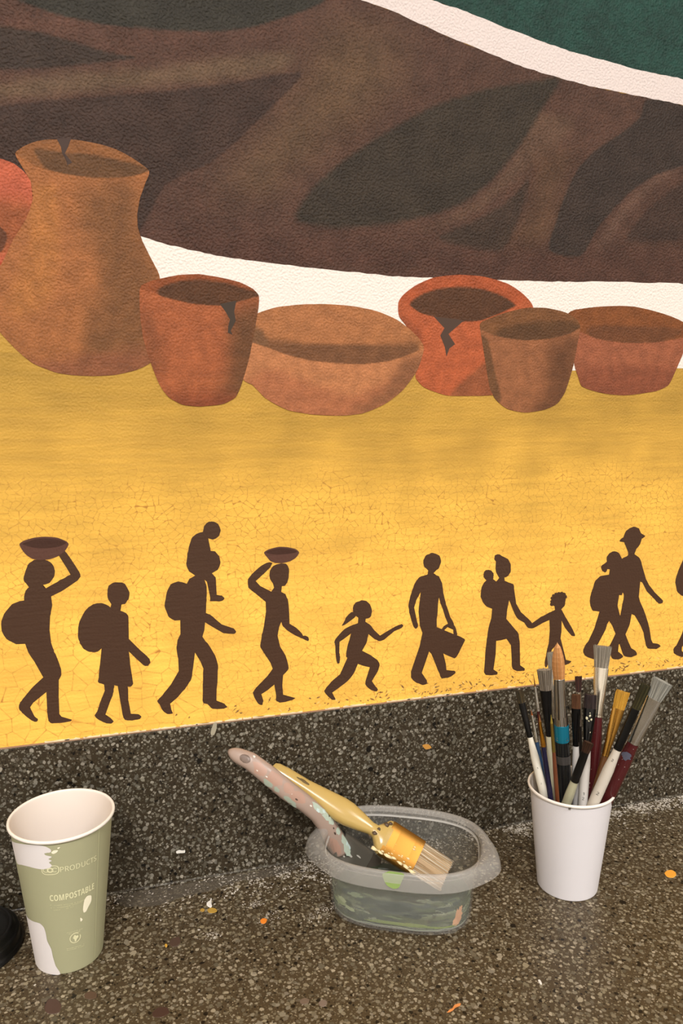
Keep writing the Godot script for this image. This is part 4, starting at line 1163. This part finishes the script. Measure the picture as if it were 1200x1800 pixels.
func old_brush() -> void:
	var t := thing("paintbrush", "paint-stained pinkish grey brush with a hole in its curved handle, leaning in the tub", "brush", Vector3(ppath_data[0][0], ppath_data[0][1], ppath_data[0][2]) * 0.001, "large brushes in the tub")
	var p: Array = []
	for q in ppath_data: p.append(Vector3(q[0], q[1], q[2]) * 0.001 - t.position)
	var face: Vector3 = (Vector3(0, cam_data[0], cam_data[1]) - t.position - p[4]).normalized()
	var half := [0.0044, 0.0078, 0.0090, 0.0097, 0.0099, 0.0090, 0.0087, 0.0096, 0.0110, 0.0106]
	var pos := Curve3D.new()
	for q in p: pos.add_point(q)
	for i in range(1, p.size() - 1):
		var tg: Vector3 = (p[i + 1] - p[i - 1]) * 0.18
		pos.set_point_in(i, -tg); pos.set_point_out(i, tg)
	var L := pos.get_baked_length()
	var along: Array = []
	for q in p: along.append(pos.get_closest_offset(q))
	var hole_at: float = (along[1] + along[2]) * 0.5 + 0.0025
	var rows_f := []   # the handle is a rounded slab with a hole: rings left and right of the hole are split
	var rows := []
	var n := 56
	for i in n + 1:
		var o := L * i / n
		var j := 0
		while j < along.size() - 2 and along[j + 1] < o: j += 1
		var hw: float = lerpf(half[j], half[j + 1], clampf((o - along[j]) / maxf(along[j + 1] - along[j], 1e-5), 0, 1))
		if i == 0: hw *= 0.45
		if i == 1: hw *= 0.85
		if i == n: hw *= 0.7
		var c := pos.sample_baked(o)
		var tg := (pos.sample_baked(minf(o + 0.003, L)) - pos.sample_baked(maxf(o - 0.003, 0.0))).normalized()
		var zz: Vector3 = (face - tg * face.dot(tg)).normalized()
		var xx := tg.cross(zz)
		var r := PackedVector3Array()
		for q in section(hw, lerpf(0.0058, 0.0078, clampf(o / L * 1.6, 0, 1)) * (0.5 if i == 0 else 1.0), 0.0, 2.4, 28): r.append(c + xx * q.x + zz * q.z)
		rows.append(r)
	var mb := Mb.new()
	mb.grid(rows, true)
	mb.fan(rows[0], (p[0] - p[1]).normalized())
	mb.fan(rows[n], (p[9] - p[8]).normalized())
	# bore the hole with a boolean
	var csg := CSGCombiner3D.new()
	var solid := CSGMesh3D.new()
	solid.mesh = welded(rows)
	csg.add_child(solid)
	var bore := CSGCylinder3D.new()
	bore.operation = CSGShape3D.OPERATION_SUBTRACTION
	bore.radius = 0.0042
	bore.height = 0.05
	bore.sides = 24
	csg.add_child(bore)
	var hc := pos.sample_baked(hole_at)
	var ht := (pos.sample_baked(hole_at + 0.004) - pos.sample_baked(hole_at - 0.004)).normalized()
	var hz: Vector3 = (face - ht * face.dot(ht)).normalized()
	bore.basis = Basis(ht.cross(hz), hz, ht).orthonormalized().scaled_local(Vector3(1, 1, 1.45))
	bore.position = hc
	csg.name = "handle"
	csg.material_override = mat("a08c80", 0.35)
	csg.set_meta("label", "pinkish grey curved handle with a round hole")
	t.add_child(csg)
	# paint on the handle
	for e in [["ab8a7a", [[2, 0.6, -0.1], [3, 0.3, 0.15], [3, 0.95, 0.2], [4, 0.5, 0.1], [8, 0.1, -0.3]], 0.0075], ["9aa596", [[3, 0.2, -0.7], [3, 0.6, -0.6], [4, 0.1, -0.65], [4, 0.4, -0.8]], 0.0034], ["aebdaf", [[5, 0.5, 0.55], [5, 0.9, 0.6], [6, 0.3, 0.62], [6, 0.7, 0.7], [7, 0.5, 0.7], [8, 0.2, 0.72], [8, 0.6, 0.66], [8, 0.95, 0.5]], 0.0038], ["bfd3d2", [[5, 0.7, 0.4], [6, 0.05, 0.72], [8, 0.45, 0.8], [8, 0.8, 0.85]], 0.0024], ["4c3b33", [[7, 0.1, 0.45], [7, 0.4, 0.3], [4, 0.45, -0.2], [6, 0.5, 0.85]], 0.0012], ["dcd9d0", [[2, 0.05, 0.65], [3, 0.0, -0.25], [4, 0.15, 0.0], [5, 0.2, 0.2], [2, 0.5, -0.35]], 0.0011]]:
		for q in e[1]:
			var sm := Mb.new()
			var j: int = q[0]
			var o: float = lerpf(along[j], along[mini(j + 1, 9)], q[1])
			var c := pos.sample_baked(o)
			var tg := (pos.sample_baked(minf(o + 0.003, L)) - pos.sample_baked(maxf(o - 0.003, 0.0))).normalized()
			var zz: Vector3 = (face - tg * face.dot(tg)).normalized()
			var xx := tg.cross(zz)
			var hw: float = lerpf(half[j], half[mini(j + 1, 9)], q[1])
			var ht2 := lerpf(0.0058, 0.0078, clampf(o / L * 1.6, 0, 1))
			smear_on(sm, c, tg, xx, zz, hw, ht2, -q[2], e[2] * rng.randf_range(0.7, 1.1), rng.randf_range(1.3, 2.6))
			obj("paint_smear", sm, mat(e[0], 0.4), t)
	# ferrule and hidden bristles, in line with the lower end
	var fp: Array = []
	for q in pfer_data: fp.append(Vector3(q[0], q[1], q[2]) * 0.001 - t.position)
	var ax: Vector3 = (fp[2] - fp[0]).normalized()
	var zz2: Vector3 = (face - ax * face.dot(ax)).normalized()
	var xx2 := ax.cross(zz2)
	for part in [["ferrule", fp[0] - ax * 0.004, fp[2], 0.0138, 0.0148, 0.0062, "79756c", 0.35, 0.35], ["bristles", fp[2], fp[3] + ax * 0.002, 0.0138, 0.0130, 0.0045, "3c342a", 0.7, 0.0]]:
		var rr := []
		for i in 5:
			var f := i / 4.0
			var c: Vector3 = part[1].lerp(part[2], f)
			var r := PackedVector3Array()
			for q in section(lerpf(part[3], part[4], f), part[5], 0.0, 3.2, 28): r.append(c + xx2 * q.x + zz2 * q.z)
			rr.append(r)
		mb = Mb.new()
		mb.grid(rr, true)
		mb.fan(rr[4], ax)
		obj(part[0], mb, mat(part[6], part[7], part[8]), t, "steel ferrule flecked with paint" if part[0] == "ferrule" else "dark wet bristles")
	for q in [[0.35, 0.2, 0.0012, 4.0], [0.6, -0.1, 0.0009, 5.0], [0.2, 0.5, 0.0012, 2.0], [0.85, -0.85, 0.0022, 1.2]]:
		mb = Mb.new()
		smear_on(mb, fp[0].lerp(fp[2], q[0]), ax, xx2, zz2, 0.0142, 0.0064, q[1], q[2], q[3])
		obj("paint_smear", mb, mat("e2ded6", 0.4), t, "white paint fleck on the ferrule")

func welded(rows: Array) -> ArrayMesh:   # a closed mesh with shared corners, as the boolean needs
	var st := SurfaceTool.new()
	st.begin(Mesh.PRIMITIVE_TRIANGLES)
	st.set_smooth_group(1)
	var m: int = rows[0].size()
	var k := rows.size()
	for r in rows:
		for p in r: st.add_vertex(p)
	var c0 := Vector3.ZERO
	var c1 := Vector3.ZERO
	for p in rows[0]: c0 += p / m
	for p in rows[k - 1]: c1 += p / m
	st.add_vertex(c0); st.add_vertex(c1)
	var a0: Vector3 = rows[0][0]
	var out: Vector3 = (rows[1][1] - a0).cross(rows[1][0] - rows[0][1])
	var flip := out.dot(a0 - c0) > 0.0
	for r in k - 1:
		for i in m:
			var j := (i + 1) % m
			for t in [[r * m + i, r * m + j, (r + 1) * m + j], [r * m + i, (r + 1) * m + j, (r + 1) * m + i]]:
				st.add_index(t[0]); st.add_index(t[2] if flip else t[1]); st.add_index(t[1] if flip else t[2])
	for i in m:
		var j := (i + 1) % m
		for t in [[k * m, j, i], [k * m + 1, (k - 1) * m + i, (k - 1) * m + j]]:
			st.add_index(t[0]); st.add_index(t[2] if flip else t[1]); st.add_index(t[1] if flip else t[2])
	st.generate_normals()
	return st.commit()

func smear_on(mb: Mb, c: Vector3, tg: Vector3, xx: Vector3, zz: Vector3, hw: float, ht: float, across: float, r: float, stretch := 1.7) -> void:   # a thin blob that follows the handle's round front
	var f := mb.v.size()
	var k := 14
	for ringno in 3:
		for i in k:
			var a := TAU * i / k
			var q: float = r * [0.05, 0.6, 1.0][ringno] * (rng.randf_range(0.65, 1.15) if ringno == 2 else 1.0)
			var x := clampf(across * hw + cos(a) * q, -hw * 0.985, hw * 0.985)
			var z := ht * pow(1.0 - pow(absf(x) / hw, 2.4), 1.0 / 2.4)
			var lift: float = [0.00035, 0.00030, -0.0001][ringno]
			mb.pt(c + xx * x + tg * (sin(a) * q * stretch) + zz * (z + lift), (zz + xx * x / hw * 0.8).normalized())
	for b in 2:
		for i in k:
			var j := (i + 1) % k
			mb.tri(f + b * k + i, f + b * k + j, f + (b + 1) * k + i)
			mb.tri(f + b * k + j, f + (b + 1) * k + j, f + (b + 1) * k + i)

# ------------------------------------------------------------ the cup of brushes
func white_cup() -> void:
	var cup = rcup_data
	var t := thing("paper_cup", "plain white paper cup holding a bunch of artist brushes, at the right", "cup", Vector3(cup[0], 0, cup[1]), "paper cups on the floor")
	cup_shell(t, cup, mat("dcdade", 0.5), mat("e8e0d6", 0.55), 0.0022)
	var mb := Mb.new()
	cone_patch(mb, cup, PackedVector2Array([Vector2(-0.0235, cup[2] - 0.0045), Vector2(-0.0215, cup[2] - 0.0045), Vector2(-0.0212, cup[2] - 0.0015), Vector2(-0.0232, cup[2] - 0.0012)]), 0.0022, 0.01)
	obj("paint_smear", mb, mat("4a443a", 0.6), t, "dark smudge on the rim")
	# [handle colour, roughness, ferrule colour, roughness, metallic, hair colours, tip shape (0 flat, 1 round, 2 point), thickness share, label]
	var look := {
		"flat": ["dcd8ca", 0.35, "0c0c0d", 0.18, 0.3, ["3a2f1a", "4c3e22", "2a2418"], 0, 0.35, "cream handled brush leaning furthest left, black ferrule and thin dark bristles"],
		"fine": ["2a4668", 0.3, "e4e4e0", 0.14, 1.0, ["b0652a", "8c4a1c"], 2, 1.0, "thin blue handled brush with a silver ferrule and a tiny orange tip"],
		"liner": ["4c1519", 0.25, "cfcfcd", 0.2, 1.0, ["8a5a22", "5c3a14"], 2, 1.0, "long fine liner brush with dark red handle, silver ferrule and needle-thin tip"],
		"gold": ["161430", 0.25, "c08a35", 0.25, 1.0, ["8a5a2c"], 2, 1.0, "thin navy handled brush with an orange-gold ferrule"],
		"wide": ["cfcdb4", 0.35, "0d0d0e", 0.2, 0.3, ["8d8273", "a0968a", "6d6254", "4d443a"], 0, 0.34, "brush with wide blunt grey bristles, a black ferrule and a narrow cream handle"],
		"thin": ["6b3a22", 0.3, "b09a50", 0.3, 1.0, ["8f7d30", "a08d3c"], 2, 1.0, "thin reddish brown handled brush with a brass ferrule"],
		"back": ["17130f", 0.25, "c8c6c2", 0.2, 1.0, ["8f8878", "7a7262", "a19a88"], 0, 0.34, "grey bristled flat brush mostly hidden behind the big orange round brush"],
		"mop": ["131415", 0.2, "c4c2c0", 0.07, 1.0, ["c98a4c", "d69a5e", "b5723a", "dba970"], 1, 1.0, "thick black handled round brush with a pointed orange head and a blue band"],
		"short": ["14110f", 0.25, "b9b4aa", 0.2, 1.0, ["3a1f18", "4a2a20", "2a1610"], 0, 0.4, "small maroon bristled brush standing behind, just right of the orange round brush"],
		"white": ["c9c7c4", 0.25, "0c0c0d", 0.15, 0.4, ["5c3a24", "6e4a30", "472a18"], 0, 0.4, "silvery white handled brush with black ferrule and brown bristles, mid cup"],
		"dark": ["d2cec8", 0.3, "0c0c0d", 0.15, 0.4, ["2c2020", "3a2a28", "1f1616"], 0, 0.35, "white handled brush marked 12 with paint-flecked black ferrule and wide blackish bristles"],
		"stub": ["b9b79a", 0.35, "0b0b0b", 0.3, 0.2, ["3a2418", "2c1a10", "4a3020"], 0, 0.38, "short leaning brush with a pale olive handle and black ferrule, frontmost in the cup"],
		"red": ["4a171a", 0.22, "e2dccf", 0.22, 1.0, ["8d8577", "a39b8c", "6c6456", "b5ad9d"], 0, 0.32, "tall dark red handled brush with a wide silver ferrule and blunt grey bristles"],
		"yellow": ["5c3a1c", 0.3, "b08540", 0.22, 1.0, ["c8952e", "d6a63c", "b47f22"], 0, 0.3, "brush with yellow square bristles and a crinkled gold ferrule"],
		"olive": ["cbc4b8", 0.35, "0a0a0a", 0.22, 0.3, ["33301a", "26230f", "443f22"], 0, 0.45, "thick off-white handled brush leaning right, black ferrule, olive bristles"],
		"fan": ["4d1a1c", 0.22, "dcdad5", 0.26, 1.0, ["9a9a92", "b0b0a8", "84847c", "c0c0b6"], 0, 0.30, "dark red handled brush leaning furthest right, broad silver ferrule, splayed grey bristles"],
	}
	for d in brushes_data: art_brush(d, look[d[0]])

func art_brush(d: Array, k: Array) -> void:
	var base := Vector3(d[1][0], d[1][1], d[1][2]) * 0.001
	var tip := Vector3(d[2][0], d[2][1], d[2][2]) * 0.001
	var t := thing("artist_brush", k[8], "brush", base, "artist brushes in the white cup")
	var ax := (tip - base).normalized()
	var face := Vector3(0, cam_data[0], cam_data[1]) - tip
	var twist: float = {"back": 0.9, "short": 0.5, "yellow": 0.25, "fan": -0.1, "red": -0.15}.get(d[0], 0.0)
	var zz: Vector3 = (face - ax * face.dot(ax)).normalized().rotated(ax, twist)
	t.basis = Basis(ax.cross(zz), ax, zz)
	var s1: float = d[3][0] * 0.001
	var s2: float = d[3][1] * 0.001
	var L: float = d[3][2] * 0.001
	var w: Array = []
	for q in d[4]: w.append(q * 0.0005)
	var flat: float = k[7]
	var mb := Mb.new()
	var hb: float = w[2] * 0.94
	var fat: float = maxf(w[1], hb)
	loft(mb, [[w[0] * 0.35, w[0] * 0.35, 0.0], [w[0] * 0.7, w[0] * 0.7, 0.002], [w[0] * 0.95, w[0] * 0.95, s1 * 0.25], [fat, fat, s1 * 0.68], [fat * 0.99, fat * 0.99, s1 * 0.86], [hb, hb, s1 - 0.003], [hb, hb, s1 + 0.001]])
	ends(mb, w[0] * 0.35, w[0] * 0.35, 0.0, false)
	var handle := obj("handle", mb, mat(k[0], k[1]), t)
	mb = Mb.new()
	var ft: float = w[3]
	var th: float = maxf(ft * flat, 0.0006)
	var band := 0.05 if d[0] == "mop" else 0.0
	var mid := lerpf(s1, s2, 0.5)
	loft(mb, [[w[2], w[2], s1], [w[2] * 1.02, w[2] * 1.02, s1 + 0.0012], [w[2] * 0.95, w[2] * 0.95, s1 + 0.0022], [w[2] * 1.02, w[2] * 1.02, s1 + 0.0034], [w[2] * 0.96, w[2] * 0.96, s1 + 0.0045], [lerpf(w[2], ft, 0.12), lerpf(w[2], th, 0.08), lerpf(s1, s2, 0.25)], [lerpf(w[2], ft, 0.5), lerpf(w[2], th, 0.5), mid], [lerpf(w[2], ft, 0.86), lerpf(w[2], th, 0.9), lerpf(s1, s2, 0.8)], [ft, th, s2 - 0.0004], [ft * 0.98, th * 0.95, s2]], 2.2, 28)
	obj("ferrule", mb, mat(k[2], k[3], k[4]), t)
	if d[0] == "mop":
		mb = Mb.new()
		loft(mb, [[w[2] * 1.0, w[2] * 1.0, s1 - 0.002], [w[2] * 1.045, w[2] * 1.045, s1 - 0.001], [w[2] * 1.045, w[2] * 1.045, s1 + 0.016], [w[2] * 0.99, w[2] * 0.99, s1 + 0.0168]])
		obj("blue_band", mb, mat("1c7f9c", 0.2, 0.5), t, "shiny blue band on the ferrule")
		mb = Mb.new()
		loft(mb, [[w[1] * 1.03, w[1] * 1.03, s1 - 0.026], [w[1] * 1.04, w[1] * 1.04, s1 - 0.0245], [w[1] * 1.04, w[1] * 1.04, s1 - 0.018], [w[1] * 1.03, w[1] * 1.03, s1 - 0.017]])
		obj("worn_ring", mb, mat("3d3a38", 0.2), handle, "greyish worn ring on the black handle")
	mb = Mb.new()
	var nn := 60 if k[6] == 2 else 260
	hairs(mb, s2 - 0.001, L, ft * 0.93, th * 0.9, w[4], maxf(w[4] * flat * 0.8, 0.0003), nn, k[5], k[6], 0.00020 if k[6] else 0.00026)
	obj("bristles", mb, hair_mat(), t)
	if d[0] in ["red", "fan", "dark"]:
		mb = Mb.new()
		for i in 14:
			var y := lerpf(s1 * 0.45, s1 * 0.98, rng.randf())
			spot(mb, rng.randf_range(-0.5, 0.5) * fat, y, fat * 0.9, rng.randf_range(0.0003, 0.0011))
		if d[0] == "dark":
			mb = Mb.new()
			for q in [[0.1, 0.80, 0.0014], [-0.3, 0.72, 0.0018], [0.35, 0.70, 0.0013], [0.3, 0.35, 0.0009], [0.0, 0.66, 0.0012], [0.1, 0.88, 0.0009]]: spot(mb, q[0] * ft, lerpf(s1, s2, q[1]), lerpf(w[2], th, q[1]) + 0.0002, q[2], 1.3)
		specks(obj("paint_spot", mb, mat({"red": "a08a80", "fan": "8f7872", "dark": "c9c4a4"}[d[0]], 0.5), t, "flecks of dried paint"))
	if d[0] == "fan":
		mb = Mb.new()
		smear_on(mb, Vector3(0, s1 * 0.92, 0), Vector3.UP, Vector3.RIGHT, Vector3.BACK, fat * 0.99, fat * 0.99, 0.0, 0.0055, 0.9)
		obj("paint_smear", mb, mat("56586a", 0.4), t, "blue-grey paint smear below the ferrule")
	if d[0] in ["dark", "olive", "flat", "gold"]:
		var f := SystemFont.new()
		f.font_names = PackedStringArray(["Droid Sans Mono"])
		var marks: Array = {"dark": [["1", 0.66, 0.0026], ["2", 0.625, 0.0030]], "olive": [["2", 0.70, 0.0036], ["2", 0.93, 0.0028]], "flat": [["1", 0.80, 0.0016], ["2", 0.70, 0.0016]], "gold": [["0", 0.50, 0.0012]]}[d[0]]
		for m in marks:
			var y: float = s1 * m[1]
			var tm := cone_text([0, 0, 1.0, fat, fat], m[0], Vector2(-m[2] * 0.33, y), Vector2(m[2] * 0.33, y), m[2], f)
			obj("lettering", tm, mat("e0e0e0" if d[0] == "gold" else "23201c", 0.6), handle, "small printed number on the handle")

# ------------------------------------------------------------ paint drops and dust on the terrazzo
func floor_marks(stones: Array) -> void:
	for d in drips_data:
		var p := smooth(pts(d[2]), true, 4)
		var mb := Mb.new()
		drop(mb, p, 0.0004)
		obj("paint_drop", mb, mat(d[1], 0.45 if not d[0].contains("stain") else 0.6), stones[0], d[0])
	for d in bdrips_data:
		var p := smooth(pts(d[2]), true, 4)
		var mb := Mb.new()
		layer(mb, p, 0.0, 0.0004)
		obj("paint_drop", mb, mat(d[1], 0.6), stones[1], d[0])
	# crumbs of pale plaster dust gathered where the floor meets the baseboard
	var r := RandomNumberGenerator.new()
	r.seed = 404
	var mb := Mb.new()
	var nn := FastNoiseLite.new()
	nn.seed = 12
	nn.frequency = 26.0
	var made := 0
	while made < 13000:
		var x := r.randf_range(-0.12, 0.80)
		var z := 0.0015 + absf(r.randfn(0.0, 0.028))
		var want := 0.10 + 0.6 * exp(-pow((x - 0.20) / 0.09, 2)) * exp(-pow((z - 0.025) / 0.035, 2)) + 0.75 * smoothstep(0.36, 0.46, x) * exp(-pow((z - 0.010) / 0.012, 2)) + 0.14 * exp(-pow(z / 0.012, 2))
		if nn.get_noise_2d(x, z) * 0.5 + 0.5 < 0.45: want *= 0.15
		made += 1
		if r.randf() > want: continue
		crumb(mb, r, x, z, r.randf_range(0.0007, 0.0024))
	for c in [[0.135, 0.082, 0.014], [0.175, 0.095, 0.016], [0.19, 0.088, 0.012], [0.072, 0.095, 0.012], [0.12, 0.06, 0.01]]:
		for i in 70: crumb(mb, r, c[0] + r.randfn(0, c[2] * 0.5), c[1] + r.randfn(0, c[2] * 0.28), r.randf_range(0.0005, 0.0015))
	var o := obj("plaster_dust", mb, mat("bdb6aa", 0.9), stones[0], "pale plaster dust and crumbs gathered along the baseboard")
	o.set_meta("kind", "stuff")
	var film := Mb.new()
	var e := PackedVector2Array()
	for q in [[-20, 3.4], [20, 3.2], [60, 3.5], [110, 3.4], [150, 3.6], [190, 5], [170, 16], [140, 19], [110, 17], [85, 24], [55, 26], [25, 33], [0, 30], [-18, 22]]: e.append(Vector2(q[0], q[1]) * 0.001)
	drop(film, smooth(e, true, 6, 0.0012), 0.0002)
	obj("dust_film", film, clear("6b6357", 0.45, 0.85), stones[0], "smooth grey film of settled dust along the foot of the baseboard")
	mb = Mb.new()
	for i in 90: crumb(mb, r, r.randf_range(-0.14, 0.72), r.randf_range(0.02, 0.33), r.randf_range(0.0003, 0.0009))
	o = obj("plaster_dust", mb, mat("d6cfc2", 0.9), stones[0], "tiny white crumbs scattered over the floor")
	o.set_meta("kind", "stuff")

func crumb(mb: Mb, r: RandomNumberGenerator, x: float, z: float, s: float) -> void:
	var k := r.randi_range(4, 6)
	var a0 := r.randf() * TAU
	var st := r.randf_range(0.18, 0.7)
	var tn := r.randf() * PI
	var f := mb.v.size()
	var zz := maxf(z, 0.0012)
	var lift := 0.0
	if zz < 0.003: lift = 0.003 - sqrt(maxf(0.0, 0.003 * 0.003 - pow(0.003 - zz, 2)))
	mb.pt(Vector3(x, s * 0.30 + lift, zz), Vector3.UP)
	for i in k:
		var q := Vector2(cos(a0 + TAU * i / k), sin(a0 + TAU * i / k) * st).rotated(tn) * s * r.randf_range(0.6, 1.2)
		mb.pt(Vector3(x + q.x, lift - 0.0001, zz + q.y), Vector3(q.x, s * 0.8, q.y).normalized())
	for i in k: mb.tri(f, f + 1 + i, f + 1 + (i + 1) % k)

func drop(mb: Mb, p: PackedVector2Array, h: float) -> void:   # a flat dried drop with a rounded edge, lying on the floor
	var c := Vector2.ZERO
	for q in p: c += q / p.size()
	var t := Geometry2D.triangulate_polygon(p)
	var f := mb.v.size()
	for q in p:
		var e := q.lerp(c, 0.12)
		mb.pt(Vector3(e.x, h, e.y), Vector3.UP)
	for i in range(0, t.size(), 3): mb.tri(f + t[i], f + t[i + 1], f + t[i + 2])
	var g := mb.v.size()
	for q in p: mb.pt(Vector3(q.x, -0.0001, q.y), Vector3((q - c).normalized().x, 0.5, (q - c).normalized().y).normalized())
	for i in p.size():
		var j := (i + 1) % p.size()
		mb.tri(f + i, f + j, g + i)
		mb.tri(f + j, g + j, g + i)
